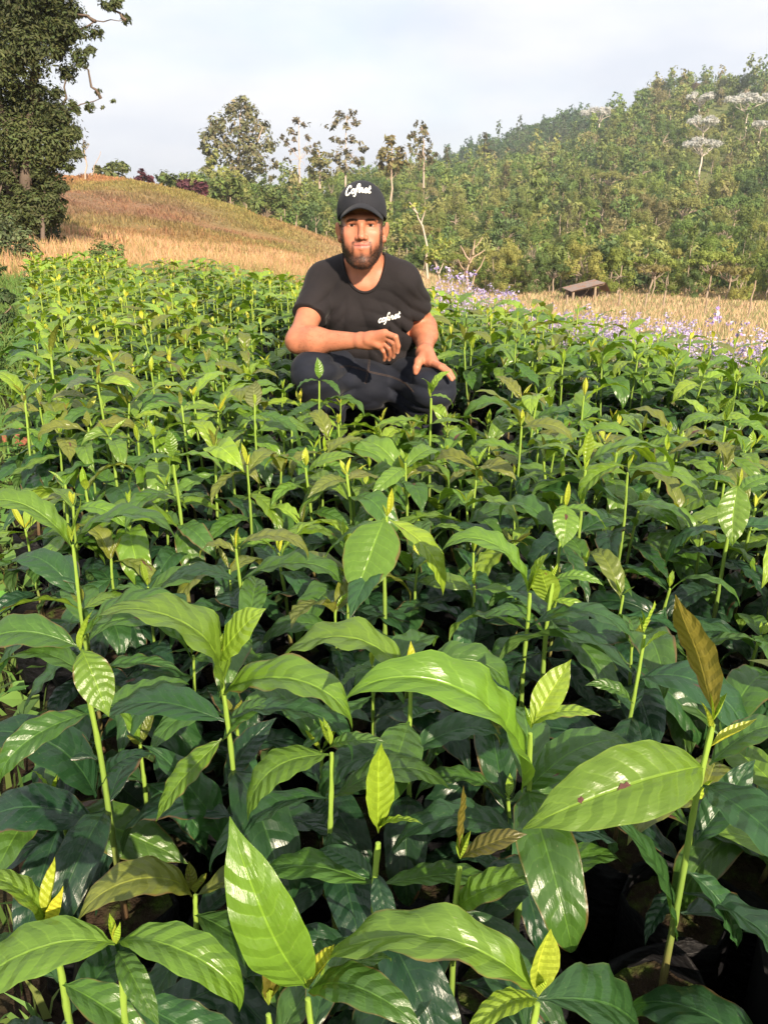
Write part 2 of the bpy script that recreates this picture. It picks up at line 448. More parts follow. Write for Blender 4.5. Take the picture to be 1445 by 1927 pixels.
def build_ground():
    fr = np.linspace(rad(-36), rad(36), 260)
    ang = np.concatenate([np.linspace(-math.pi, rad(-36), 60)[:-1], fr, np.linspace(rad(36), math.pi, 60)[1:]])
    rr = np.concatenate([[0.0], np.geomspace(0.15, 12, 110), np.geomspace(12.3, 110, 150)[1:], np.geomspace(112, 3000, 90)])
    A, R = np.meshgrid(ang, rr)
    X = R * np.sin(A); Y = R * np.cos(A)
    Z = tz(X, Y); Z[R > 1600] = -10
    V = np.stack([X, Y, Z], -1).reshape(-1, 3)
    na = len(ang); i, j = np.meshgrid(np.arange(len(rr) - 1), np.arange(na - 1), indexing='ij')
    b = (i * na + j).ravel()
    F = np.stack([b, b + na, b + na + 1, b + 1], 1)
    col = ground_color(V[:, 0], V[:, 1])
    m, t, out = new_mat('ground_soil_grass')
    p = N(t, 'ShaderNodeBsdfPrincipled'); p.inputs['Roughness'].default_value = 0.95; p.inputs['Specular IOR Level'].default_value = 0.1
    pos = N(t, 'ShaderNodeNewGeometry').outputs['Position']
    c = color_src(t, 'attr')
    n1 = noise(t, 1.1, 8, pos, 0.7); n2 = noise(t, 14, 6, pos, 0.65)
    f = mth(t, 'ADD', mth(t, 'MULTIPLY', n1, 0.9), mth(t, 'MULTIPLY', n2, 0.7))
    hs = N(t, 'ShaderNodeHueSaturation'); t.links.new(c, hs.inputs['Color']); t.links.new(mth(t, 'ADD', f, 0.22), hs.inputs['Value'])
    moss = mth(t, 'MULTIPLY', sstep(t, noise(t, 6.0, 5, pos), 0.52, 0.62), 0.35)
    c2 = mixc(t, moss, hs.outputs[0], (0.06, 0.085, 0.02))
    peb = N(t, 'ShaderNodeTexVoronoi'); peb.inputs['Scale'].default_value = 55; t.links.new(pos, peb.inputs['Vector'])
    t.links.new(c2, p.inputs['Base Color'])
    b = N(t, 'ShaderNodeBump'); b.inputs['Strength'].default_value = 0.8; b.inputs['Distance'].default_value = 0.02
    hh = mth(t, 'ADD', n2, mth(t, 'MULTIPLY', peb.outputs['Distance'], 0.4))
    t.links.new(hh, b.inputs['Height']); t.links.new(b.outputs[0], p.inputs['Normal'])
    t.links.new(p.outputs[0], out.inputs['Surface'])
    o = link('ground', mesh_np('ground', V, F, col=col, mats=(m,)))
    tag(o, 'soil of the nursery running out into grassy slopes and hills', None, None, 'structure')
build_ground()

# ------------------------------------------------------------------ grass
def blades(name, pts, h, w, colr, lean=0.35, seg=False, sway=None):
    """one thin tapered blade per point"""
    n = len(pts); a = RNG.uniform(0, 2 * np.pi, n); b = RNG.uniform(0, 2 * np.pi, n)
    d = np.stack([np.cos(a), np.sin(a), np.zeros(n)], 1) * w[:, None] * 0.5
    l = np.stack([np.cos(b), np.sin(b), np.zeros(n)], 1) * (h * RNG.uniform(0.05, lean, n))[:, None]
    up = np.zeros((n, 3)); up[:, 2] = h
    m1 = pts + up * 0.55 + l * 0.35; tip = pts + up * (1 - 0.1 * lean) + l
    V = np.stack([pts - d, pts + d, m1 + d * 0.8, m1 - d * 0.8, tip], 1).reshape(-1, 3)
    k = np.arange(n)[:, None] * 5
    F = np.concatenate([k + [0, 1, 2], k + [0, 2, 3], k + [3, 2, 4]])
    C = np.repeat(colr, 5, axis=0)
    return V, F, C
def stuff_mesh(name, parts, mat, label, cat=None):
    nv = 0; Vs = []; Fs = []; Cs = []
    for V, F, C in parts:
        Vs.append(V); Fs.append(F + nv); Cs.append(C); nv += len(V)
    o = link(name, mesh_np(name, np.vstack(Vs), np.vstack(Fs), col=np.vstack(Cs), smooth=False, mats=(mat,)))
    tag(o, label, cat, None, 'stuff')
    return o
def sample_polar(n, a0, a1, r0, r1, pw=2.0):
    px = RNG.uniform(a0, a1, n); a = np.arctan((px - CX) / (FPX * 1.05))
    r = (RNG.uniform(0, 1, n) * (r1 ** pw - r0 ** pw) + r0 ** pw) ** (1 / pw) / np.cos(a)
    return r * np.sin(a), r * np.cos(a)
def with_z(x, y, dz=0.0):
    return np.stack([x, y, tz(x, y) + dz], 1)
def outside_field(x, y, gap=0.12):
    return ~in_poly_np(x, y) & (seg_dist(x, y, FIELD, True) > gap)
def jitter_col(base, n, s=0.25, hue=0.08):
    c = np.repeat(np.asarray(base, float)[None], n, 0) if np.ndim(base) == 1 else np.array(base)
    return np.clip(c * (1 + RNG.uniform(-s, s, (n, 1))) * (1 + RNG.uniform(-hue, hue, (n, 3))), 0.002, 0.9)

def build_grass():
    # tall dry grass behind the nursery on the left
    x, y = sample_polar(60000, -250, 800, 7.0, 28, 1.3)
    keep = outside_field(x, y, 0.35) & (vnoise(x, y, 1.6, 21) > -0.55) & (seg_dist(x, y, FIELD, True) < 30)
    left = (x / y < -0.42); keep &= ~(left & (y < 11))
    x, y = x[keep], y[keep]; n = len(x)
    edge = np.clip((seg_dist(x, y, FIELD, True) - 0.3) / 3.0, 0, 1)
    base = np.array((0.16, 0.19, 0.05))[None] * (1 - edge[:, None]) + np.array((0.58, 0.36, 0.20))[None] * edge[:, None]
    base = np.where((RNG.uniform(0, 1, (n, 1)) < 0.3), np.array((0.28, 0.25, 0.09))[None], base)
    h = RNG.uniform(0.28, 0.55, n) * (0.75 + 0.3 * vnoise(x, y, 3, 22)); w = 0.004 + 0.0009 * np.hypot(x, y)
    p1 = blades('g', with_z(x, y, -0.02), h, w, jitter_col(base, n), 0.5)
    stuff_mesh('tall_dry_grass', [p1], M['grass'], 'tall dry peach coloured grass strip between nursery and hill', 'grass')
    # short grass over the hill
    x, y = sample_polar(90000, -300, 790, 24, 86, 1.5)
    n = len(x); c = ground_color(x, y)
    c = np.where(RNG.uniform(0, 1, (n, 1)) < 0.35, c * 1.25, c)
    h = RNG.uniform(0.10, 0.26, n) * (1 + 1.0 * np.clip(vnoise(x, y, 1.4, 23), -.8, 1)); w = 0.012 + 0.0013 * np.hypot(x, y)
    stuff_mesh('hill_grass', [blades('g', with_z(x, y, -0.02), h, w, jitter_col(c, n, 0.3), 0.8)], M['grass'], 'short orange and green pasture grass covering the left hill', 'grass')
    # dry grass on the falling ground at the right
    x, y = sample_polar(45000, 760, 1650, 7.5, 74, 1.25)
    n = len(x); base = np.where(RNG.uniform(0, 1, (n, 1)) < 0.4, np.array((0.27, 0.28, 0.12))[None], np.array((0.56, 0.41, 0.25))[None])
    d = np.hypot(x, y); h = RNG.uniform(0.15, 0.42, n) * np.clip(d / 18, 0.5, 1); w = 0.004 + 0.0009 * d
    stuff_mesh('dry_meadow_grass', [blades('g', with_z(x, y, -0.02), h, w, jitter_col(base, n, .12), 0.7)], M['grass'], 'dry orange meadow grass behind the purple flowers', 'grass')
    # green weeds and grass on the path at the left edge
    x = RNG.uniform(-5.5, -0.25, 42000); y = RNG.uniform(0.3, 11, 42000)
    k = outside_field(x, y, 0.03) & (x > -1.3 - 0.62 * y) & (x < -0.2 - 0.4 * y + 0.3) & (vnoise(x, y, 0.5, 24) > -0.6)
    x, y = x[k], y[k]; n = len(x); d = np.hypot(x, y)
    h = RNG.uniform(0.04, 0.13, n) * (1 + np.clip(d - 4, 0, 4) * 0.25); w = RNG.uniform(0.006, 0.014, n)
    stuff_mesh('path_grass', [blades('g', with_z(x, y, -0.01), h, w, jitter_col((0.13, 0.21, 0.05), n, 0.35, 0.15), 0.9)], M['grass'], 'low green grass on the path along the left of the seedling beds', 'grass')
    # broad small weed leaves (clover like ground cover)
    x = RNG.uniform(-5.5, -0.25, 26000); y = RNG.uniform(0.3, 11, 26000)
    k = outside_field(x, y, 0.02) & (x > -1.3 - 0.62 * y) & (x < -0.2 - 0.4 * y + 0.3) & (vnoise(x, y, 0.4, 25) > -0.25)
    x, y = x[k], y[k]
    V, F, C = leaf_quads(with_z(x, y) + np.stack([np.zeros(len(x)), np.zeros(len(x)), RNG.uniform(0.02, 0.10, len(x))], 1), RNG.uniform(0.014, 0.03, len(x)) * (1 + 0.06 * y), jitter_col((0.12, 0.24, 0.05), len(x), 0.35, 0.15), flat=0.75, aspect=0.8)
    stuff_mesh('path_weeds', [(V, F, C)], M['foliage_attr'], 'small round leaved green weeds on the path left of the beds', 'weeds')

def leaf_quads(P, size, colr, flat=0.3, aspect=0.45, droop=0.0, out=None, spread=1.5):
    """one folded four-point leaf per point"""
    n = len(P)
    nrm = RNG.normal(size=(n, 3)); nrm[:, 2] = np.abs(nrm[:, 2]) + flat * 3
    if out is not None: nrm = nrm * .55 + out * spread
    nrm /= np.linalg.norm(nrm, axis=1)[:, None]
    a = RNG.normal(size=(n, 3)); a[:, 2] -= droop; a -= nrm * (a * nrm).sum(1)[:, None]; a /= np.linalg.norm(a, axis=1)[:, None] + 1e-9
    b = np.cross(nrm, a); s = np.asarray(size)[:, None]
    V = np.stack([P - a * s, P + b * s * aspect, P + a * s - nrm * s * 0.15, P - b * s * aspect], 1).reshape(-1, 3)
    k = np.arange(n)[:, None] * 4
    F = np.concatenate([k + [0, 1, 2], k + [0, 2, 3]])
    return V, F, np.repeat(colr, 4, axis=0)
build_grass()

# ------------------------------------------------------------------ coffee seedlings
def leaf_arrays(nu, nv, bend, fold, W, seed, ripple=0.10, quilt=0.075, twist=0.0, tipdrop=0.0):
    """leaf of arc length 1; base at origin, tip on +X after alignment, upper side +Z"""
    r = np.random.default_rng(seed)
    u = np.linspace(0, 1, nu + 1); v = np.linspace(-1, 1, nv + 1)
    ph = bend * (0.5 - u ** 1.15) - tipdrop * np.clip((u - 0.75) / 0.25, 0, 1) ** 1.5 + 0.08 * np.sin(2 * np.pi * u * 1.3 + r.uniform(0, 6))
    du = np.diff(u, prepend=0)
    mx = np.cumsum(np.cos(ph) * du); mz = np.cumsum(np.sin(ph) * du)
    mx -= mx[0]; mz -= mz[0]
    my = 0.045 * r.uniform(-1, 1) * np.sin(np.pi * u)
    w = np.sin(np.pi * np.clip((u - 0.03) / 0.97, 0, 1) ** 0.86) ** 0.82 * (1 - 0.12 * u)
    w *= 1 - 0.62 * np.clip((u - 0.80) / 0.20, 0, 1) ** 1.1 * (1 - 0.35 * np.clip((u - 0.94) / 0.06, 0, 1))
    w = W * np.maximum(w, 0.075 * np.clip((1.0 - u) * 18, 0.12, 1))
    U, Vv = np.meshgrid(u, v, indexing='ij'); Wd = w[:, None]
    side = np.where(Vv >= 0, 1.0, 0.0)
    p1, p2 = r.uniform(0, 6.28, 2); k1, k2 = r.uniform(3.5, 6.0, 2)
    rp = np.where(side > 0, np.sin(2 * np.pi * k1 * U + p1), np.sin(2 * np.pi * k2 * U + p2))
    fo = fold * (1 - 0.35 * U)
    yy = Vv * Wd * np.cos(fo) + my[:, None]
    zz = np.abs(Vv) * Wd * np.sin(fo) - 0.16 * Wd * Vv ** 2
    zz += ripple * Wd * np.abs(Vv) ** 1.6 * rp
    zz += quilt * Wd * (1 - Vv ** 2) * np.abs(Vv) ** 0.25 * np.abs(np.sin(np.pi * (9 * U - 1.15 * np.abs(Vv) ** 1.3))) * 1.6
    tw = twist * (U - 0.25)
    y2 = yy * np.cos(tw) - zz * np.sin(tw); z2 = yy * np.sin(tw) + zz * np.cos(tw)
    X = mx[:, None] - np.sin(ph)[:, None] * z2; Z = mz[:, None] + np.cos(ph)[:, None] * z2
    V = np.stack([X, y2, Z], -1).reshape(-1, 3)
    tip = np.array([mx[-1], my[-1], mz[-1]]); Lc = np.linalg.norm(tip); a = math.atan2(tip[2], tip[0])
    ca, sa = math.cos(a), math.sin(a)
    V = np.stack([ca * V[:, 0] + sa * V[:, 2], V[:, 1], -sa * V[:, 0] + ca * V[:, 2]], 1) / Lc
    i, j = np.meshgrid(np.arange(nu), np.arange(nv), indexing='ij'); b = (i * (nv + 1) + j).ravel()
    F = np.stack([b, b + nv + 1, b + nv + 2, b + 1], 1)
    uv = np.stack([U, Vv * 0.5 + 0.5], -1).reshape(-1, 2)
    return V, F, uv
def leaf_mesh(name, *a, **k):
    V, F, uv = leaf_arrays(*a, **k)
    return mesh_np(name, V, F, uv=uv, mats=(M['leaf'],))
LEAF = {}
for bi, bend in enumerate((25, 60, 95, 125)):
    LEAF[bi] = [leaf_mesh('leaf_blade', 26, 10, rad(bend), rad(f), W, 100 + bi * 10 + s, ripple=rp, twist=tw, tipdrop=td)
                for s, (f, W, rp, tw, td) in enumerate(((22, .170, .08, .25, .3), (30, .155, .12, -.4, .4), (14, .185, .07, .1, .2), (26, .165, .14, .5, .5)))]
LEAF['young'] = [leaf_mesh('leaf_blade', 18, 8, rad(b), rad(f), W, 200 + i, ripple=.07, quilt=.025, twist=tw) for i, (b, f, W, tw) in enumerate(((25, 24, .20, .2), (-15, 30, .17, -.3), (40, 18, .22, .4)))]
LEAF['narrow'] = [leaf_mesh('leaf_blade', 16, 8, rad(b), rad(f), W, 220 + i, ripple=.10, twist=tw) for i, (b, f, W, tw) in enumerate(((15, 30, .14, .5), (-20, 36, .125, -.4)))]
LEAF['bud'] = [leaf_mesh('leaf_blade', 12, 8, rad(b), rad(f), W, 230 + i, ripple=.03, quilt=.02) for i, (b, f, W) in enumerate(((-18, 66, .20), (14, 58, .17), (-30, 62, .23)))]
LOWLEAF = [leaf_arrays(9, 4, rad(b), rad(f), W, 300 + i, ripple=.14, quilt=.0) for i, (b, f, W) in enumerate(((40, 16, .19), (75, 20, .18), (105, 14, .20), (25, 22, .18), (60, 12, .2)))]

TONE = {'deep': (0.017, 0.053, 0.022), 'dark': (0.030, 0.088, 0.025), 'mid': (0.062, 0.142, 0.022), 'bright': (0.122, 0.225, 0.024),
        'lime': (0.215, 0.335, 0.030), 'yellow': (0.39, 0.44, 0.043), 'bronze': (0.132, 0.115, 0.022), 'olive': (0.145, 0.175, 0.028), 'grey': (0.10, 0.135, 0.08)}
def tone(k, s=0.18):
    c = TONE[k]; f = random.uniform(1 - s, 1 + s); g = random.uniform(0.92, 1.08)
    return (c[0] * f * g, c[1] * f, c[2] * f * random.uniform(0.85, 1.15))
def leaf_matrix(base, tip, roll=0.0, ws=1.0, ref=None):
    X = tip - base; Ln = X.length; X = X / Ln
    ref = ref or Vector((0, 0, 1))
    if abs(X.dot(ref)) > 0.985: ref = Vector((0.25, -1, 0.1))
    Yv = ref.cross(X).normalized(); Zv = X.cross(Yv)
    m = Matrix(((X.x * Ln, Yv.x * Ln * ws, Zv.x * Ln, base.x), (X.y * Ln, Yv.y * Ln * ws, Zv.y * Ln, base.y), (X.z * Ln, Yv.z * Ln * ws, Zv.z * Ln, base.z), (0, 0, 0, 1)))
    return m @ Matrix.Rotation(roll, 4, 'X')
def add_leaf(root, base, tip, kind, col, roll=0.0, ws=1.0, name='leaf', ref=None):
    o = bpy.data.objects.new(name, random.choice(LEAF[kind])); COL.objects.link(o)
    o.parent = root
    o.matrix_local = leaf_matrix(base - root.location, tip - root.location, roll, ws, ref)
    o.color = (*col, 1)
    return o

# stem: unit height, unit radius = 1
def stem_mesh(seed):
    r = random.Random(seed); mb = MB(); nn, sd = 26, 8
    bx, by, p1, p2 = r.uniform(-1, 1), r.uniform(-1, 1), r.uniform(0, 6), r.uniform(0, 6)
    V = []; a = np.linspace(0, 2 * np.pi, sd, endpoint=False)
    for i in range(nn + 1):
        f = i / nn
        node = min(abs(f - k) for k in (0.18, 0.38, 0.56, 0.72, 0.86, 0.97))
        rd = (1.15 - 0.45 * f) * (1 + 0.35 * max(0, 1 - node / 0.022))
        ox = bx * 1.3 * math.sin(f * 3.1) + 0.35 * math.sin(9 * f + p1); oy = by * 1.3 * math.sin(f * 3.1) + 0.35 * math.sin(8 * f + p2)
        V.append(np.stack([ox + rd * np.cos(a), oy + rd * np.sin(a), np.full(sd, f)], 1))
    F = [(i * sd + j, i * sd + (j + 1) % sd, (i + 1) * sd + (j + 1) % sd, (i + 1) * sd + j) for i in range(nn) for j in range(sd)]
    mb.add(np.vstack(V), F)
    mb.add(np.vstack([V[-1], [[ox, oy, 1.004]]]), [(j, (j + 1) % sd, sd) for j in range(sd)])
    return mb, (bx, by)
def stem_material():
    m, t, out = new_mat('seedling_stem')
    p = N(t, 'ShaderNodeBsdfPrincipled')
    sp = N(t, 'ShaderNodeSeparateXYZ'); t.links.new(N(t, 'ShaderNodeTexCoord').outputs['Object'], sp.inputs[0])
    n = noise(t, 9, 3, N(t, 'ShaderNodeNewGeometry').outputs['Position'])
    f = mth(t, 'ADD', sp.outputs[2], mth(t, 'MULTIPLY_ADD', n, 0.3, -0.15))
    cr = N(t, 'ShaderNodeValToRGB'); e = cr.color_ramp.elements
    e[0].position = 0.05; e[0].color = (0.09, 0.055, 0.03, 1)
    e[1].position = 0.95; e[1].color = (0.23, 0.35, 0.05, 1)
    a = e.new(0.22); a.color = (0.16, 0.15, 0.05, 1); b = e.new(0.38); b.color = (0.15, 0.24, 0.045, 1)
    t.links.new(f, cr.inputs[0]); t.links.new(cr.outputs[0], p.inputs['Base Color'])
    p.inputs['Roughness'].default_value = 0.42; p.inputs['Specular IOR Level'].default_value = 0.4
    t.links.new(p.outputs[0], out.inputs['Surface'])
    return m
M['stem'] = stem_material()
STEMS = []
for s in range(5):
    mb, off = stem_mesh(s); me = mb.mesh('stem', (M['stem'],)); STEMS.append(me)

def bag_material():
    m, t, out = new_mat('black_plastic_bag')
    p = N(t, 'ShaderNodeBsdfPrincipled'); tc = N(t, 'ShaderNodeTexCoord').outputs['Object']
    n = noise(t, 26, 5, tc, 0.6)
    c = mixc(t, sstep(t, noise(t, 9, 5, tc), 0.5, 0.75), (0.006, 0.006, 0.007), (0.015, 0.013, 0.012))
    t.links.new(c, p.inputs['Base Color']); t.links.new(mth(t, 'MULTIPLY_ADD', n, 0.4, 0.34), p.inputs['Roughness'])
    p.inputs['Specular IOR Level'].default_value = 0.12
    b = N(t, 'ShaderNodeBump'); b.inputs['Strength'].default_value = 0.7; b.inputs['Distance'].default_value = 0.012
    mp = N(t, 'ShaderNodeMapping'); mp.inputs['Scale'].default_value = (1, 1, 2.6); t.links.new(tc, mp.inputs[0])
    t.links.new(noise(t, 30, 4, mp.outputs[0], 0.5), b.inputs['Height']); t.links.new(b.outputs[0], p.inputs['Normal'])
    t.links.new(p.outputs[0], out.inputs['Surface'])
    return m
M['bag'] = bag_material()
M['soil'] = simple_mat('bag_soil', (0.035, 0.024, 0.016), 0.95, 0.9, 120, 0.6, 60, spec=0.1, tint=((0.055, 0.085, 0.015), 18))
BAGH, BAGR = 0.185, 0.066
def bag_mesh(seed):
    r = np.random.default_rng(seed); ns, nz = 22, 9
    a = np.linspace(0, 2 * np.pi, ns, endpoint=False); V = []
    for i in range(nz + 1):
        f = i / nz
        rr = BAGR * (0.93 + 0.09 * math.sin(f * 3.0)) * (1 + 0.035 * np.sin(a * 5 + r.uniform(0, 6)) + 0.03 * np.sin(a * 9 + r.uniform(0, 6)) + r.uniform(-0.022, 0.022, ns))
        z = np.full(ns, f * (BAGH + 0.018)) + (0.012 * np.sin(a * 3 + r.uniform(0, 6)) + r.uniform(-0.006, 0.006, ns) if i >= nz - 1 else 0)
        V.append(np.stack([rr * np.cos(a), rr * np.sin(a), z], 1))
    ring = V[-1].copy(); ring[:, :2] *= 0.955; ring[:, 2] -= 0.004; V.append(ring)       # rolled rim, then inner wall
    ring = V[-1].copy(); ring[:, :2] *= 0.985; ring[:, 2] = BAGH - 0.02; V.append(ring)
    n = len(V); F = []
    for i in range(n - 1):
        for j in range(ns):
            k = (j + 1) % ns; F.append((i * ns + j, i * ns + k, (i + 1) * ns + k, (i + 1) * ns + j))
    return mesh_np('planter_bag', np.vstack(V), np.array(F), mats=(M['bag'],))
def soil_mesh(seed):
    r = np.random.default_rng(seed); V = [(0, 0, BAGH - 0.004)]; ns = 14
    for k, f in enumerate((0.3, 0.62, 0.94)):
        for j in range(ns):
            a = 2 * math.pi * j / ns + r.uniform(-.1, .1); V.append((BAGR * f * 0.97 * math.cos(a), BAGR * f * 0.97 * math.sin(a), BAGH - 0.008 + r.uniform(-0.007, 0.007)))
    F = [(0, 1 + j, 1 + (j + 1) % ns) for j in range(ns)]
    for k in range(2):
        for j in range(ns):
            a, b = 1 + k * ns + j, 1 + k * ns + (j + 1) % ns
            F += [(a, a + ns, b + ns), (a, b + ns, b)]
    return mesh_np('soil', np.array(V), np.array(F), mats=(M['soil'],))
BAGS = [bag_mesh(i) for i in range(5)]; SOILS = [soil_mesh(i) for i in range(4)]

def frame_leaf_dirs(n, az0):
    """azimuths of opposite leaf pairs up the stem"""
    out = []
    for k in range(n):
        a = az0 + (k % 2) * math.pi / 2 + random.uniform(-0.3, 0.3)
        out.append(a)
    return out

def seedling(x, y, h, label, group=None, npairs=None, size=None, spare_top=False, top=None, budc=None):
    """h: height of the stem tip above ground; hero: leaves read from the photo"""
    z0 = float(tz(x, y)) - 0.008
    root = link('coffee_seedling', None, loc=(x, y, z0)); root.empty_display_size = 0.05
    tag(root, label, 'seedling', group)
    rz = random.uniform(0, 6.28)
    b = link('planter_bag', random.choice(BAGS), root); b.rotation_euler.z = rz
    s = link('soil', random.choice(SOILS), b); 
    sh = h - BAGH + 0.01; rr = random.uniform(0.0027, 0.0037) * (0.75 + sh)
    st = link('stem', random.choice(STEMS), root, (0, 0, BAGH - 0.012)); st.scale = (rr, rr, sh)
    soilz = z0 + BAGH
    lx, ly = (0.0, 0.0) if spare_top else (random.gauss(0, .055), random.gauss(0, .055))
    st.rotation_mode = 'QUATERNION'; st.rotation_quaternion = Vector((lx, ly, 1)).to_track_quat('Z', 'Y')
    def node(f): return Vector((x + lx * (h - BAGH) * f, y + ly * (h - BAGH) * f, soilz + (h - BAGH) * f))
    near = math.hypot(x, y) < 1.5  # front rows: darker leaf tones below stand in for shade
    npairs = npairs if npairs is not None else 5
    fr = [1.0, 0.955, 0.81, 0.64, 0.45, 0.25][:npairs + 1]
    az = frame_leaf_dirs(6, random.uniform(0, 3.14))
    size = size or random.uniform(0.92, 1.18)
    start = 2 if spare_top else 0
    for k in range(start, len(fr)):
        nd = node(fr[k])
        for sgn in (0, 1):
            a = az[k] + sgn * math.pi + random.uniform(-0.2, 0.2)
            o = Vector((math.cos(a), math.sin(a), 0))
            if k == 0:                                    # tip: small bright pair
                Ln = random.uniform(0.024, 0.052) * size; el = random.uniform(0.7, 1.4)
                kind = random.choice(('bud', 'bud', 'young')); cc = tone(budc or random.choice(('yellow', 'lime', 'lime', 'olive')))
            elif k == 1:
                if random.random() < 0.06: continue
                Ln = random.uniform(0.095, 0.145) * size; el = random.uniform(-0.45, 0.4)
                kind = random.choice((1, 2, 2, 3)); cc = tone(top or 'bright', .1)
            else:
                if random.random() < 0.07 * (k - 1): continue
                Ln = random.uniform(0.115, 0.165) * size * (1.0 if k < 5 else 0.7); el = random.uniform(-0.65, 0.12) - 0.05 * k
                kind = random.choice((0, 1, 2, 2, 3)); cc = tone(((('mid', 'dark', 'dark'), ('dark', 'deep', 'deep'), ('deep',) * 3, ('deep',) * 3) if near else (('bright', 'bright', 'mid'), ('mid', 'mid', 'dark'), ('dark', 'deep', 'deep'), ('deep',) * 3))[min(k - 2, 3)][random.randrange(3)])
            tip = nd + o * (math.cos(el) * Ln) + Vector((0, 0, math.sin(el) * Ln))
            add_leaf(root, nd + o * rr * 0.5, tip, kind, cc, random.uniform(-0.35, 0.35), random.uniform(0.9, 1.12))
    return root

HERO_POS = []
SPOT = simple_mat('leaf_blight', (0.085, 0.036, 0.030), 0.8, 0.4, 300, 0.5, 120)
def leaf_spots(leaf, root, mw, spots):
    bv = BVHTree.FromPolygons([mw @ v.co for v in leaf.data.vertices], [tuple(p.vertices) for p in leaf.data.polygons])
    for px, py, k in spots:
        mb = MB(); ring = []
        for i in range(15):
            a = 2 * math.pi * i / 14; rr = 0 if i == 14 else (15 * k) * random.uniform(.7, 1.2)
            h = bv.ray_cast(Vector((0, 0, CAMZ)), ray(px + rr * math.cos(a), py + rr * math.sin(a) * 1.2).normalized())
            if h[0] is None: break
            ring.append(h[0] - ray(px, py).normalized() * .0012 - root.location)
        if len(ring) == 15:
            mb.add(np.array([V3_(v) for v in ring]), [(j, (j + 1) % 14, 14) for j in range(14)])
            sp = link('leaf_spot', mb.mesh('leaf_spot', (SPOT,)), root)
V3_ = lambda v: (v[0], v[1], v[2])
def pull_up(x, y, p):
    return p
def hero(apex, zt, label, leaves, lower=True, base_px=None, npairs=4):
    """apex pixel of the stem tip at height zt; leaves: (node px, node py, tip px, tip py, depth change, kind, tone[, width, roll])"""
    P = pixz(apex[0], apex[1], zt)
    x, y = P.x, P.y
    HERO_POS.append((x, y))
    r = seedling(x, y, zt, label, 'coffee seedlings in the front rows', npairs=npairs if lower else 1, spare_top=True)
    for q in range(2):
        a = random.uniform(0, 6.28); t0 = Vector((x, y, zt)); add_leaf(r, t0 - Vector((0, 0, .004)), t0 + Vector((.008 * math.cos(a), .008 * math.sin(a), random.uniform(.018, .030))), 'bud', tone('lime'))
    for lf in leaves:
        nx, ny, tx, ty, dy, kind, tn = lf[:7]
        ws = (lf[7] if len(lf) > 7 else 1.0) * (1.0 if isinstance(kind, str) else .9); roll = lf[8] if len(lf) > 8 else random.uniform(-0.1, 0.28)
        if not isinstance(kind, str): roll *= 1 if tx >= nx else -1          # positive: upper side turned to the viewer
        # the node lies on the stem: height from its pixel row at the stem's depth
        nb = pix(nx, ny, y); nb = Vector((x + (nb.x - x) * 0.35, y, nb.z))
        tp = pix(tx, ty, y + dy)
        lo = add_leaf(r, nb, tp, kind, tone(tn, 0.08), roll, ws)
        if 'brown spotted' in label and tx == 983:
            leaf_spots(lo, r, leaf_matrix(nb, tp, roll, ws), ((1160, 1440, 1.0), (1176, 1486, .85), (1092, 1505, .4), (1230, 1470, .35)))
    return r

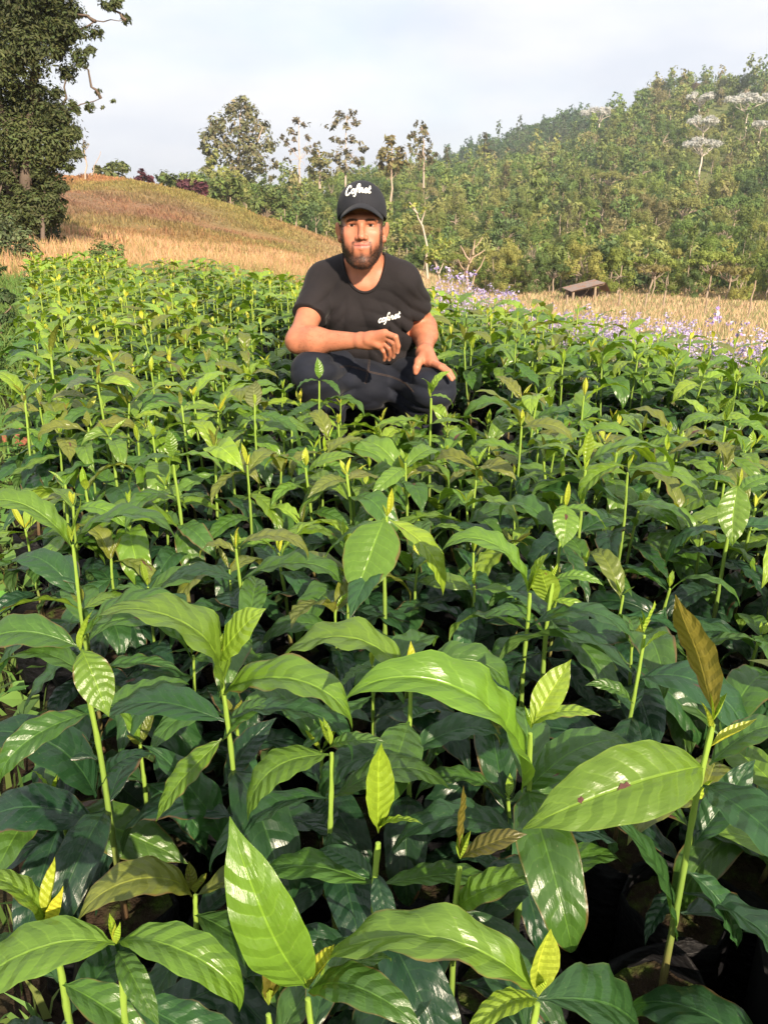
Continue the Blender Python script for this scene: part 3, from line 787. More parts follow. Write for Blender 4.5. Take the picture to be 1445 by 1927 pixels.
HEROES = [
    ((218, 1770), .455, 'seedling at bottom left whose stem rises between two arching leaves', [
        (212, 1775, -60, 1905, -.03, 3, 'bright', 1.05), (228, 1775, 450, 1905, -.03, 3, 'bright', 1.0), (225, 1790, 300, 1935, -.05, 1, 'mid', 1.0), (218, 1775, 218, 1738, 0, 'bud', 'yellow', .9)]),
    ((92, 1745), .44, 'seedling at bottom left with curled yellow shoot above the path weeds', [
        (92, 1730, 104, 1612, .01, 'bud', 'yellow', 1.0), (90, 1750, -70, 1640, -.01, 1, 'bright', 1.0), (92, 1745, 118, 1668, -.01, 'bud', 'yellow', .8)]),
    ((580, 1855), .45, 'front seedling with one large leaf reaching up left and a yellow bud', [
        (575, 1858, 408, 1530, .03, 1, 'bright', .82, 1.0), (590, 1855, 628, 1772, 0, 'bud', 'yellow', 1.3), (585, 1865, 800, 1945, -.05, 2, 'mid', 1.0), (590, 1860, 735, 1810, .05, 1, 'mid', .9)]),
    ((505, 1885), .42, 'small front seedling with narrow bronze green upright leaf', [
        (505, 1885, 503, 1695, .0, 'narrow', 'bronze', 1.0, .4), (508, 1880, 550, 1772, .0, 'narrow', 'olive', 1.0)]),
    ((1012, 1870), .455, 'front seedling with pale yellow twisted bud and wide leaf to its left', [
        (1005, 1868, 610, 1845, .02, 3, 'bright', .80), (1012, 1872, 1036, 1748, 0, 'bud', 'yellow', 1.25), (1010, 1880, 870, 1960, -.04, 1, 'lime', 1.0), (1018, 1880, 1190, 1965, .05, 1, 'dark', 1.3)]),
    ((1342, 1350), .565, 'tall right seedling with upright bronze leaf and brown spotted wide leaf', [
        (1330, 1440, 983, 1562, -.05, 1, 'bright', 1.25, .55), (1350, 1440, 1500, 1380, .02, 2, 'mid', 1.1), (1341, 1345, 1288, 1120, .0, 'narrow', 'bronze', 1.25, .5), (1338, 1385, 1316, 1318, 0, 'bud', 'yellow'), (1345, 1405, 1424, 1352, 0, 'bud', 'yellow'),
        (1302, 1640, 1385, 1785, -.03, 1, 'dark', 1.5), (1290, 1770, 1142, 1535, .0, 0, 'dark', 1.0), (1320, 1590, 1420, 1430, .04, 0, 'dark', 1.2), (1296, 1720, 1450, 1830, .04, 1, 'deep', 1.1)]),
    ((1000, 1365), .545, 'seedling in right foreground with spoon shaped upright leaf over two arching leaves', [
        (962, 1490, 648, 1322, -.02, 3, 'bright', .9, .2), (985, 1490, 1190, 1402, .03, 2, 'mid', 1.15), (1000, 1360, 1062, 1235, .02, 'young', 'lime', 1.5, .5), (1000, 1365, 1130, 1348, -.01, 1, 'lime', 1.0), (957, 1690, 1168, 1622, .02, 2, 'mid', 1.1), (955, 1700, 860, 1590, .03, 1, 'dark', 1.1)]),
    ((866, 1610), .46, 'short seedling with two bronze leaves below the arching leaves', [
        (866, 1612, 872, 1478, .0, 'narrow', 'bronze', 1.0, .9), (868, 1615, 992, 1570, .0, 'young', 'bronze', .9), (856, 1712, 1042, 1638, -.02, 1, 'bright', 1.15, .35), (855, 1712, 760, 1790, -.03, 1, 'mid', 1.2)]),
    ((712, 1562), .47, 'seedling in front centre with single shiny upright leaf', [
        (712, 1562, 718, 1398, .0, 'young', 'lime', 1.0, .3), (714, 1562, 796, 1552, -.02, 1, 'lime', .9), (700, 1640, 740, 1790, -.05, 0, 'deep', 1.3), (695, 1660, 600, 1600, .03, 1, 'dark', 1.2)]),
    ((415, 1240), .56, 'tall left foreground seedling topped by bright yellow green leaf', [
        (415, 1242, 498, 1138, .0, 'young', 'lime', 1.5, .35), (400, 1310, 176, 1168, -.02, 3, 'bright', 1.25), (410, 1312, 662, 1378, -.04, 3, 'bright', 1.2), (398, 1390, 294, 1548, -.05, 0, 'bright', 1.25), (402, 1395, 535, 1325, .02, 2, 'mid', 1.1), (388, 1590, 270, 1400, .02, 0, 'dark', 1.25), (392, 1480, 520, 1350, .05, 0, 'deep', 1.4), (387, 1600, 480, 1480, .05, 1, 'deep', 1.1)]),
    ((152, 1220), .56, 'tall seedling near left edge with leaf hanging in front of its stem', [
        (145, 1218, -70, 1258, -.02, 2, 'mid', 1.3), (158, 1222, 203, 1352, -.05, 0, 'bright', 1.55), (162, 1205, 375, 1160, .0, 2, 'mid', 1.2), (155, 1220, 176, 1148, 0, 'bud', 'lime'), (150, 1500, -60, 1385, -.01, 2, 'deep', 1.3), (148, 1550, -70, 1590, -.02, 2, 'deep', 1.2), (150, 1580, 152, 1660, -.05, 0, 'deep', 1.6), (155, 1490, 290, 1420, .03, 2, 'deep', 1.2)]),
    ((135, 1015), .55, 'seedling at left edge holding an upright bright leaf between drooping ones', [
        (135, 1012, 152, 932, 0, 'young', 'lime', 1.5, .3), (130, 1030, -40, 975, .0, 3, 'bright', 1.1), (138, 1035, 335, 1032, .0, 3, 'mid', 1.1), (135, 1120, 20, 1060, .05, 2, 'dark', 1.1)]),
    ((622, 1400), .50, 'seedling in centre with rounded leaf drooping to the left', [
        (612, 1420, 466, 1545, -.04, 2, 'bright', 1.5), (622, 1402, 600, 1350, 0, 'bud', 'lime'), (620, 1405, 730, 1400, -.02, 1, 'mid', 1.1), (608, 1560, 655, 1690, -.05, 0, 'dark', 1.4)]),
    ((770, 1275), .49, 'seedling in centre with lemon yellow bud between two arched leaves', [
        (760, 1278, 525, 1268, .0, 3, 'bright', 1.25), (780, 1282, 955, 1308, .0, 3, 'mid', 1.2), (772, 1275, 776, 1206, 0, 'bud', 'yellow', 1.2)]),
    ((728, 972), .53, 'seedling in middle with broad glossy leaf hanging toward the viewer', [
        (716, 975, 672, 1132, -.10, 0, 'bright', 2.0, .1), (742, 978, 832, 1122, -.02, 1, 'lime', 1.2), (730, 972, 738, 918, 0, 'bud', 'yellow'), (715, 985, 610, 1060, .03, 1, 'mid', 1.1)]),
    ((1212, 1185), .52, 'seedling right of centre with two stacked bright spoon shaped leaves', [
        (1212, 1190, 1238, 1128, -.01, 'young', 'lime', 1.6, .3), (1205, 1225, 1258, 1190, -.02, 'young', 'lime', 1.5), (1195, 1330, 1100, 1290, .0, 1, 'mid', 1.2)]),
    ((1040, 1090), .51, 'seedling right of centre with folded upright leaf above two lime leaves', [
        (1035, 1140, 1028, 1062, -.01, 'young', 'bright', 1.5, .6), (1042, 1090, 1135, 1102, -.02, 1, 'bright', 1.0), (1045, 1130, 1130, 1170, -.03, 1, 'lime', .8), (1030, 1200, 905, 1165, .0, 2, 'mid', 1.2)]),
    ((995, 1110), .50, 'slim seedling with pale upright bud beside right pathway', [
        (995, 1112, 1032, 1040, 0, 'young', 'lime', 1.2), (990, 1120, 830, 1040, .02, 3, 'bright', 1.1)]),
    ((1062, 955), .53, 'seedling with one heart shaped leaf facing the viewer', [
        (1062, 948, 1058, 1035, -.06, 0, 'bright', 1.9), (1066, 955, 1070, 905, 0, 'bud', 'yellow'), (1068, 955, 1140, 1005, .02, 1, 'bright', 1.2)]),
    ((1388, 915), .54, 'seedling at right edge with very broad heart shaped leaf', [
        (1385, 912, 1378, 1028, -.06, 0, 'bright', 1.75), (1388, 915, 1395, 880, 0, 'bud', 'yellow'), (1390, 930, 1460, 900, .02, 1, 'bright', 1.2), (1380, 915, 1318, 905, .02, 1, 'mid', 1.3)]),
    ((980, 800), .55, 'tall seedling with shiny olive leaf raised to the left below the man', [
        (978, 805, 893, 738, -.02, 1, 'olive', 1.2), (984, 805, 1078, 835, -.02, 2, 'olive', 1.2), (981, 800, 984, 768, 0, 'bud', 'yellow', 1.2), (975, 860, 905, 860, .03, 1, 'mid')]),
    ((1182, 880), .545, 'seedling at right with long arms of two drooping leaves like an umbrella', [
        (1175, 878, 1098, 950, -.02, 3, 'bright', 1.0), (1188, 880, 1325, 965, -.03, 2, 'bright', 1.0), (1183, 878, 1194, 850, 0, 'bud', 'yellow')]),
    ((1100, 880), .55, 'seedling with long upright bud above wide arched leaf right of the man', [
        (1100, 872, 1112, 806, 0, 'bud', 'lime', 1.3), (1092, 890, 1010, 845, .0, 2, 'bright', 1.0), (1108, 880, 1262, 900, -.02, 3, 'bright', 1.2)]),
    ((1365, 790), .56, 'seedling near right edge with glossy striped leaf pointing left', [
        (1362, 795, 1275, 820, -.02, 2, 'bright', 1.2), (1368, 795, 1440, 840, -.02, 2, 'bright', 1.1), (1366, 790, 1385, 742, 0, 'young', 'lime')]),
    ((445, 1030), .50, 'seedling left of centre with small upright yellow bud and olive arch', [
        (445, 1028, 450, 990, 0, 'bud', 'yellow', 1.2), (450, 1035, 580, 1055, .0, 3, 'olive', 1.1), (440, 1040, 378, 1050, 0, 3, 'olive', 1.2)]),
    ((326, 860), .55, 'seedling left of centre with drooping broad leaf pair on tall green stem', [
        (322, 862, 250, 930, -.02, 3, 'mid', 1.2), (330, 862, 420, 900, -.02, 2, 'bright', 1.2), (326, 858, 322, 808, 0, 'young', 'bright', 1.3), (322, 990, 150, 1035, -.01, 3, 'bright', 1.1), (328, 990, 375, 1110, -.05, 1, 'mid', 1.3)]),
    ((184, 715), .60, 'tall pale stemmed seedling at left standing above its neighbours', [
        (180, 718, 125, 738, -.05, 1, 'grey', 1.6), (188, 715, 270, 735, -.01, 2, 'olive', 1.2), (184, 712, 188, 680, 0, 'bud', 'bronze', 1.4), (182, 725, 98, 768, .03, 2, 'mid', 1.1)]),
    ((97, 668), .61, 'tallest seedling at left with bronze tinted bud', [
        (97, 665, 115, 605, 0, 'young', 'olive', 1.5), (95, 668, 82, 640, 0, 'bud', 'lime'), (99, 690, 185, 680, .0, 2, 'mid', 1.1), (95, 700, 10, 690, .0, 2, 'bright', 1.1)]),
    ((480, 760), .555, 'seedling before the man carrying a dull grey upright leaf', [
        (478, 768, 482, 715, -.01, 'young', 'grey', 1.7), (475, 780, 415, 800, -.02, 3, 'mid', 1.2), (486, 780, 560, 840, -.02, 2, 'mid', 1.2)]),
    ((810, 745), .56, 'seedling with cupped leaf against the dark trousers of the man', [
        (808, 742, 790, 712, -.02, 1, 'bright', 1.8), (812, 742, 850, 700, .02, 2, 'lime', 1.0), (814, 745, 850, 770, 0, 2, 'bright', 1.5)]),
    ((600, 710), .545, 'seedling in front of the raised knee with pointed lime leaf', [
        (602, 712, 596, 672, 0, 'young', 'bright', 1.1), (606, 715, 640, 745, -.03, 1, 'mid', 1.4), (598, 716, 560, 745, -.02, 2, 'mid', 1.2)]),
    ((700, 1250), .44, 'low dark seedling half hidden below the lemon bud', [
        (700, 1255, 640, 1300, -.03, 1, 'mid', 1.2), (705, 1255, 760, 1330, -.03, 1, 'mid', 1.2)]),
]
# no leaf hides the holes: the two brown holed spots sit on the tall right seedling's wide leaf only
for hp in HEROES:
    hero(*hp)

# the other seedlings: packed bags, jittered rows along the bed
def field_points():
    pts = []; sp = 0.128
    dx, dy = -0.41, 0.91; nrm = (dy, -dx)
    for i in range(-20, 82):
        for j in range(-44, 48):
            x = i * sp * dx + (j + 0.5 * (i % 2)) * sp * nrm[0]; y = i * sp * dy + (j + 0.5 * (i % 2)) * sp * nrm[1]
            x += random.uniform(-.016, .016); y += random.uniform(-.016, .016)
            if y < 0.30 or not in_poly(x, y): continue
            aw = 0.17 if y < 3.2 else 0.13
            if seg_dist(np.array([x]), np.array([y]), AISLE)[0] < aw: continue
            if (x + 0.03) ** 2 / 0.42 ** 2 + (y - 2.86) ** 2 / 0.40 ** 2 < 1: continue        # the man's place
            cx, cy = px_of(x, y, 0.4)
            if cx < -160 or cx > 2300: continue
            if min((x - a) ** 2 + (y - b) ** 2 for a, b in HERO_POS) < 0.088 ** 2: continue
            pts.append((x, y))
    return pts
PTS = field_points()
PTS.sort(key=lambda p: p[0] ** 2 + p[1] ** 2 + (100 if px_of(p[0], p[1], .4)[0] > 1580 else 0))      # those out of the picture last
def plant_height(x, y):
    d = math.hypot(x, y)
    base = 0.40 + 0.09 * min(1, max(0, (d - 1.0) / 1.0))
    h = base + random.uniform(-0.06, 0.06) + 0.03 * float(vnoise(x, y, 0.7, 31))
    if d < 0.62: h = min(h, 0.29)
    elif d < 1.0: h = min(h, 0.33 + .03 * random.random())
    elif d < 1.5: h = min(h, 0.38 + .04 * random.random())
    if 1.75 < y < 2.7 and -0.28 < x < 0.34: h = min(h, (0.37 if x > -.05 else .42) + 0.03 * random.random())
    return h
N_IND = 300 - len(HEROES)
for (x, y) in PTS[:N_IND]:
    h = plant_height(x, y); top = random.choice(('lime', 'bright', 'bright', 'bright', 'olive') if y > 1.3 else ('bright', 'mid', 'mid', 'olive')); budc = random.choice(('yellow', 'lime', 'lime', 'olive'))  # front-row top leaves toned down as painted shade
    cx, _ = px_of(x, y, h); side = 'at left' if cx < 480 else 'in the centre' if cx < 960 else 'at right'
    if y < 1.05: where, grp = f'under the large front leaves {side}', 'low seedlings in the front rows'
    elif y < 1.75: where, grp = f'in the near rows {side}', 'seedlings in the near rows'
    elif y < 2.45 and x < 0.55: where, grp = f'before the man {side}', 'seedlings before the man'
    elif x >= 0.2: where, grp = ('right beside the man' if cx < 1000 else 'near the right edge'), 'seedlings right of the man'
    else: where, grp = ('left beside the man' if cx > 380 else 'near the left path'), 'seedlings left of the man'
    hw = 'tall' if h > .50 else 'short' if h < .42 else 'medium'
    seedling(x, y, h, f"{hw} seedling, {dict(lime='lime', bright='bright green', olive='olive', mid='green')[top]} top leaves, {dict(yellow='yellow', lime='green', olive='olive')[budc]} bud, {where}", grp, top=top, budc=budc)

def far_seedlings(pts):
    Vs, Fs, Us, Cs = [], [], [], []; nv = 0
    sv = np.array([(math.cos(a), math.sin(a)) for a in np.linspace(0, 6.28, 5)[:-1]])
    mb = MB()
    for (x, y) in pts:
        h = plant_height(x, y) + 0.02; z0 = float(tz(x, y))
        mb.tube([(x, y, z0 + 0.15), (x, y, z0 + h)], [0.005, 0.0032], 4, col=(0.27, 0.36, 0.06), cap=False)
        mb.tube([(x, y, z0 - 0.01), (x, y, z0 + 0.19)], [0.062, 0.066], 8, col=(0.014, 0.014, 0.015), cap=True)
        az = random.uniform(0, 3.14)
        for k, f in enumerate((1.0, 0.95, 0.78, 0.60, 0.40)):
            for sgn in (0, 1):
                a = az + (k % 2) * 1.57 + sgn * math.pi + random.uniform(-.3, .3)
                if k == 0: Ln, el, cc = random.uniform(.025, .05), random.uniform(.7, 1.3), tone(random.choice(('yellow', 'lime')))
                elif k == 1: Ln, el, cc = random.uniform(.10, .15), random.uniform(-.4, .45), tone(random.choice(('lime', 'lime', 'bright', 'olive')))
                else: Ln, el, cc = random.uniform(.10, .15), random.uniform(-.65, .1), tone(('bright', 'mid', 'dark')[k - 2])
                nd = Vector((x, y, z0 + 0.185 + (h - 0.185) * f))
                tp = nd + Vector((math.cos(a) * math.cos(el), math.sin(a) * math.cos(el), math.sin(el))) * Ln
                m = np.array(leaf_matrix(nd, tp, random.uniform(-.35, .35), random.uniform(.9, 1.15)))
                V, F, uv = random.choice(LOWLEAF)
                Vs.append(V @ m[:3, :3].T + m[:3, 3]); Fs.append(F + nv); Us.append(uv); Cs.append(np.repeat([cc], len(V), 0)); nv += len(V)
    me = mesh_np('seedling_mass', np.vstack(Vs), np.vstack(Fs), uv=np.vstack(Us), col=np.vstack(Cs), mats=(M['leaf_attr'],))
    o = link('distant_seedling_rows', me)
    tag(o, 'far rows of coffee seedlings running back to the dry grass', 'seedlings', None, 'stuff')
    o2 = link('stems_and_bags', mb.mesh('stems_and_bags', (M['attr'],)), o); o2['kind'] = 'stuff'
far_seedlings(PTS[N_IND:])
print('SEEDLINGS', len(PTS) + len(HEROES))

# ------------------------------------------------------------------ the man: bodies as distance fields
class Field:
    def __init__(s, lo, hi, h):
        s.lo = np.array(lo, np.float32); s.h = h
        s.n = np.ceil((np.array(hi) - s.lo) / h).astype(int) + 1
        s.F = np.full(s.n, 0.08, np.float32)
    def _sl(s, lo, hi):
        a = np.clip(np.floor((np.asarray(lo) - s.lo) / s.h).astype(int), 0, s.n); b = np.clip(np.ceil((np.asarray(hi) - s.lo) / s.h).astype(int) + 1, 0, s.n)
        sl = tuple(slice(i, j) for i, j in zip(a, b))
        ax = [s.lo[k] + s.h * np.arange(a[k], b[k], dtype=np.float32) for k in range(3)]
        return sl, ax[0][:, None, None], ax[1][None, :, None], ax[2][None, None, :]
    def op(s, lo, hi, fn, k, mode='add', pad=0.06):
        lo = np.asarray(lo) - pad; hi = np.asarray(hi) + pad
        sl, X, Y, Z = s._sl(lo, hi)
        if 0 in s.F[sl].shape: return
        d = fn(X, Y, Z).astype(np.float32); f = s.F[sl]
        if mode == 'add':
            h = np.maximum(k - np.abs(f - d), 0) / max(k, 1e-6); s.F[sl] = np.minimum(f, d) - h * h * k * 0.25
        else:
            d = -d; h = np.maximum(k - np.abs(f - d), 0) / max(k, 1e-6); s.F[sl] = np.maximum(f, d) + h * h * k * 0.25
    def cone(s, a, b, ra, rb, k=0.02, mode='add'):
        a = np.array(a, float); b = np.array(b, float); ab = b - a; L2 = max((ab ** 2).sum(), 1e-9)
        def fn(X, Y, Z):
            px, py, pz = X - a[0], Y - a[1], Z - a[2]
            t = np.clip((px * ab[0] + py * ab[1] + pz * ab[2]) / L2, 0, 1)
            return np.sqrt((px - t * ab[0]) ** 2 + (py - t * ab[1]) ** 2 + (pz - t * ab[2]) ** 2) - (ra + (rb - ra) * t)
        r = max(ra, rb)
        s.op(np.minimum(a, b) - r, np.maximum(a, b) + r, fn, k, mode)
    def chain(s, pts, rs, k=0.02):
        for i in range(len(pts) - 1): s.cone(pts[i], pts[i + 1], rs[i], rs[i + 1], k)
    def ell(s, c, r, k=0.02, mode='add', R=None):
        c = np.array(c, float); r = np.array(r, float)
        R = np.eye(3) if R is None else np.array(R)
        def fn(X, Y, Z):
            x, y, z = X - c[0], Y - c[1], Z - c[2]
            q = [R[0, i] * x + R[1, i] * y + R[2, i] * z for i in range(3)]
            k0 = np.sqrt(sum((q[i] / r[i]) ** 2 for i in range(3))); k1 = np.sqrt(sum((q[i] / r[i] ** 2) ** 2 for i in range(3)))
            return k0 * (k0 - 1) / np.maximum(k1, 1e-6)
        m = r.max(); s.op(c - (m if R is not None else r), c + (m if R is not None else r), fn, k, mode)
    def warp(s, fn):
        X = s.lo[0] + s.h * np.arange(s.n[0])[:, None, None]; Y = s.lo[1] + s.h * np.arange(s.n[1])[None, :, None]; Z = s.lo[2] + s.h * np.arange(s.n[2])[None, None, :]
        s.F += fn(X, Y, Z).astype(np.float32)
    def nets(s):
        F = s.F; S = F < 0
        cnt = np.zeros(np.array(F.shape) - 1, np.int8)
        for a in (0, 1):
            for b in (0, 1):
                for c in (0, 1):
                    cnt += S[a:F.shape[0] - 1 + a, b:F.shape[1] - 1 + b, c:F.shape[2] - 1 + c]
        I, J, K = np.nonzero((cnt > 0) & (cnt < 8))
        idx = np.full(cnt.shape, -1, np.int32); idx[I, J, K] = np.arange(len(I))
        acc = np.zeros((len(I), 3)); n = np.zeros(len(I))
        corners = [(a, b, c) for a in (0, 1) for b in (0, 1) for c in (0, 1)]
        for p in corners:
            for ax in range(3):
                if p[ax]: continue
                q = list(p); q[ax] = 1
                f0 = F[I + p[0], J + p[1], K + p[2]]; f1 = F[I + q[0], J + q[1], K + q[2]]
                m = (f0 < 0) != (f1 < 0); t = np.where(m, f0 / np.where(m, f0 - f1, 1), 0)
                pos = np.repeat(np.array(p, float)[None], len(I), 0); pos[:, ax] = t
                acc[m] += pos[m]; n[m] += 1
        V = s.lo + s.h * (np.stack([I, J, K], 1) + acc / n[:, None])
        Q = []
        for ax in range(3):
            o = [a for a in range(3) if a != ax]
            A = [slice(None)] * 3; B = [slice(None)] * 3; A[ax] = slice(0, -1); B[ax] = slice(1, None)
            e = S[tuple(A)] != S[tuple(B)]; E = np.array(np.nonzero(e))
            ok = (E[o[0]] > 0) & (E[o[1]] > 0) & (E[o[0]] < cnt.shape[o[0]]) & (E[o[1]] < cnt.shape[o[1]]); E = E[:, ok]
            ins = S[tuple(E)]
            def cell(d0, d1):
                G = E.copy(); G[o[0]] += d0; G[o[1]] += d1; return idx[tuple(G)]
            q = np.stack([cell(-1, -1), cell(0, -1), cell(0, 0), cell(-1, 0)], 1)
            flip = ins if ax != 1 else ~ins
            q[~flip] = q[~flip][:, ::-1]
            Q.append(q)
        Q = np.vstack(Q); Q = Q[(Q >= 0).all(1)]
        return V, Q

def laplace(V, Q, it=1, lam=0.5):
    e = np.concatenate([Q[:, [0, 1]], Q[:, [1, 2]], Q[:, [2, 3]], Q[:, [3, 0]]]); e = np.concatenate([e, e[:, ::-1]])
    deg = np.bincount(e[:, 0], minlength=len(V)).astype(float)
    for _ in range(it):
        acc = np.stack([np.bincount(e[:, 0], V[e[:, 1], k], len(V)) for k in range(3)], 1)
        V = V + lam * (acc / np.maximum(deg, 1)[:, None] - V)
    return V

V3 = lambda v: np.array((v[0], v[1], v[2]))
P_ = lambda px, py, Y: V3(pix(px, py, Y))
HC = P_(681, 422, 2.69)                       # middle of the head at eye height

# joints read from the photo
SHR, ELR, WRR = P_(606, 530, 2.80), P_(563, 641, 2.60), P_(674, 641, 2.50)     # arm at the left of the picture
SHL, ELL_, WRL = P_(760, 530, 2.76), P_(800, 616, 2.90), P_(799, 664, 2.68)
PELV, WAIST, CHEST, UCH = P_(702, 722, 2.98), P_(695, 655, 2.90), P_(687, 580, 2.82), P_(686, 530, 2.80)
NECK0, NECK1 = P_(686, 508, 2.80), P_(682, 455, 2.72)
ex = np.array((1.0, 0, 0))

def torso(f, g, k=0.05):
    """trunk shared by skin (g<0) and shirt (g>0)"""
    for s in (-1, 1):
        f.cone(PELV + ex * s * .058, WAIST + ex * s * .052, .112 + g, .102 + g, k)
        f.cone(WAIST + ex * s * .052, CHEST + ex * s * .060, .102 + g, .102 + g, k)
        f.cone(CHEST + ex * s * .060, UCH + ex * s * .055, .102 + g, .078 + g, k)
    f.cone(UCH - ex * .02, SHR + np.array((.012, 0, -.004)), .075 + g, .058 + g, .04)
    f.cone(UCH + ex * .02, SHL + np.array((-.012, 0, -.004)), .075 + g, .058 + g, .04)
    f.cone(NECK0 + np.array((0, .02, .01)), SHR + np.array((.02, .01, .022)), .058 + g, .038 + g, .03)
    f.cone(NECK0 + np.array((0, .02, .01)), SHL + np.array((-.02, .01, .022)), .058 + g, .038 + g, .03)

def build_person():
    f = Field((-.42, 2.28, .26), (.36, 3.10, 1.10), 0.003)
    torso(f, -.010)
    # neck
    f.cone(NECK0 + np.array((0, .015, -.02)), NECK1 + np.array((0, .02, 0)), .062, .056, .03)
    f.cone(NECK0 + np.array((.04, -.04, -.035)), NECK1 + np.array((.045, .01, .0)), .014, .016, .03)
    f.cone(NECK0 + np.array((-.04, -.04, -.035)), NECK1 + np.array((-.045, .01, .0)), .014, .016, .03)
    f.cone(NECK0 + np.array((.015, -.062, -.05)), NECK0 + np.array((.10, -.045, -.03)), .012, .012, .03)
    f.cone(NECK0 + np.array((-.015, -.062, -.05)), NECK0 + np.array((-.10, -.045, -.03)), .012, .012, .03)
    # head
    H = lambda x, y, z: HC + np.array((x, y, z))
    f.ell(H(0, .025, .030), (.073, .096, .088), .02)
    f.ell(H(0, -.012, -.035), (.064, .078, .092), .02)
    f.ell(H(0, -.022, -.082), (.050, .062, .043), .025)
    for s in (-1, 1):
        f.cone(H(s * .051, .02, -.060), H(s * .019, -.062, -.113), .014, .015, .03)
        f.ell(H(s * .044, -.056, -.028), (.022, .024, .020), .02)
        f.ell(H(s * .036, -.058, -.060), (.020, .022, .026), .02)
    f.ell(H(0, -.072, -.113), (.024, .020, .018), .02)
    f.cone(H(-.042, -.072, .018), H(-.012, -.082, .017), .010, .011, .02)
    f.cone(H(.042, -.072, .018), H(.012, -.082, .017), .010, .011, .02)
    f.ell(H(0, -.070, -.070), (.034, .022, .024), .02)                                   # muzzle
    for s in (-1, 1):
        f.ell(H(s * .0310, -.104, -.001), (.019, .024, .0120), .012, 'sub')              # sockets
        f.ell(H(s * .030, -.0645, -.001), (.0165, .0165, .0140), .004)                   # lids
        f.ell(H(s * .030, -.0860, -.0020), (.0140, .0140, .0040), .001, 'sub')           # narrowed opening
        f.cone(H(s * .014, -.0830, .0115), H(s * .045, -.0715, .0105), .0060, .0055, .010)  # lowered brow fold
    f.cone(H(0, -.083, .008), H(.001, -.102, -.031), .0070, .0095, .010)                  # nose
    f.ell(H(.001, -.104, -.0365), (.0105, .0110, .0090), .006)
    for s in (-1, 1):
        f.ell(H(s * .0125 + .001, -.093, -.0395), (.0078, .010, .0075), .005)
        f.ell(H(s * .0062 + .001, -.100, -.0470), (.0035, .005, .004), .003, 'sub')
    # lips
    f.cone(H(-.020, -.084, -0.0605), H(-.004, -.0935, -0.0565), .004, .0055, .005); f.cone(H(.004, -.0935, -0.0565), H(.020, -.084, -0.0605), .0055, .004, .005)
    f.cone(H(-.018, -.084, -0.0665), H(0, -.0925, -0.0705), .0045, .0068, .005); f.cone(H(0, -.0925, -0.0705), H(.018, -.084, -0.0665), .0068, .0045, .005)
    f.cone(H(-.024, -.090, -0.0625), H(0, -.1025, -0.0630), .0018, .0022, .004, 'sub'); f.cone(H(0, -.1025, -0.0630), H(.024, -.090, -0.0620), .0022, .0018, .004, 'sub')
    # ears
    for s in (-1, 1):
        R = np.array(Matrix.Rotation(s * rad(-28), 3, 'Z') @ Matrix.Rotation(s * rad(8), 3, 'Y'))
        f.ell(H(s * .0785, .018, -.020), (.0070, .018, .028), .006, R=R)
        f.ell(H(s * .0845, .006, -.020), (.0060, .012, .020), .004, 'sub', R=R)
        f.ell(H(s * .0745, .008, -.048), (.0065, .009, .010), .006)
    # arms
    mid = (ELR * .42 + SHR * .58)
    f.chain([SHR, mid, ELR], [.049, .045, .038], .03)
    f.cone(ELR, ELR * .72 + WRR * .28 + np.array((0, 0, -.002)), .039, .0415, .03)
    f.cone(ELR * .72 + WRR * .28 + np.array((0, 0, -.002)), WRR, .0415, .0245, .03)
    f.cone(ELR + np.array((-.012, .012, -.006)), ELR + np.array((-.004, .01, 0)), .03, .032, .02)
    f.chain([SHL, SHL * .5 + ELL_ * .5, ELL_], [.045, .042, .036], .03)
    f.cone(ELL_, ELL_ * .70 + WRL * .30, .039, .041, .03); f.cone(ELL_ * .70 + WRL * .30, WRL, .041, .0255, .03)
    # right hand, hanging over the knee
    K = {}
    idx = [P_(724, 627, 2.445), P_(744, 634, 2.42), P_(749, 651, 2.43), P_(747.5, 663, 2.44)]
    mdl = [P_(724, 634, 2.455), P_(740, 645, 2.43), P_(743, 661, 2.445), P_(740, 672, 2.455)]
    rng_ = [P_(720, 643, 2.465), P_(732, 655, 2.445), P_(735, 668, 2.458), P_(732, 677, 2.468)]
    lit = [P_(713, 651, 2.475), P_(722, 661, 2.46), P_(725, 671, 2.472), P_(723, 678, 2.48)]
    for knuck, r0 in ((idx, .0115), (mdl, .0118), (rng_, .011), (lit, .0098)):
        base = WRR + (knuck[0] - WRR) * .15
        f.cone(base, knuck[0], .0185, .0135, .016)
    f.cone(WRR * .5 + idx[0] * .5 + np.array((0, .004, -.006)), WRR * .5 + lit[0] * .5, .019, .016, .016)
    for ch, r0 in ((idx, .0086), (mdl, .0084), (rng_, .0080), (lit, .0072)):
        f.chain(ch, [r0 * 1.25, r0 * 1.08, r0 * .94, r0 * .78], .0022)
    th = [P_(692, 640, 2.47), P_(712, 648, 2.462), P_(726, 654, 2.47), P_(735, 660, 2.475)]
    f.chain(th, [.015, .0135, .0115, .0095], .006)
    # left hand, pressed on the thigh
    palm = P_(806, 681, 2.62)
    k4 = [P_(813, 683, 2.595), P_(817, 683, 2.615), P_(818, 684, 2.635), P_(815, 685, 2.655)]
    for q in k4: f.cone(WRL, q, .022, .0145, .016)
    f.cone(WRL, palm, .024, .020, .016)
    fing = [[k4[0], P_(829, 691, 2.545), P_(841, 701, 2.52), P_(850, 714, 2.515)], [k4[1], P_(833, 690, 2.575), P_(845, 699, 2.55), P_(853, 711, 2.54)],
            [k4[2], P_(834, 690, 2.61), P_(846, 699, 2.59), P_(853, 710, 2.58)], [k4[3], P_(830, 691, 2.64), P_(840, 699, 2.63), P_(847, 708, 2.62)]]
    for ch, r0 in zip(fing, (.0094, .0094, .0088, .0080)): f.chain(ch, [r0 * 1.2, r0 * 1.08, r0 * .94, r0 * .78], .0025)
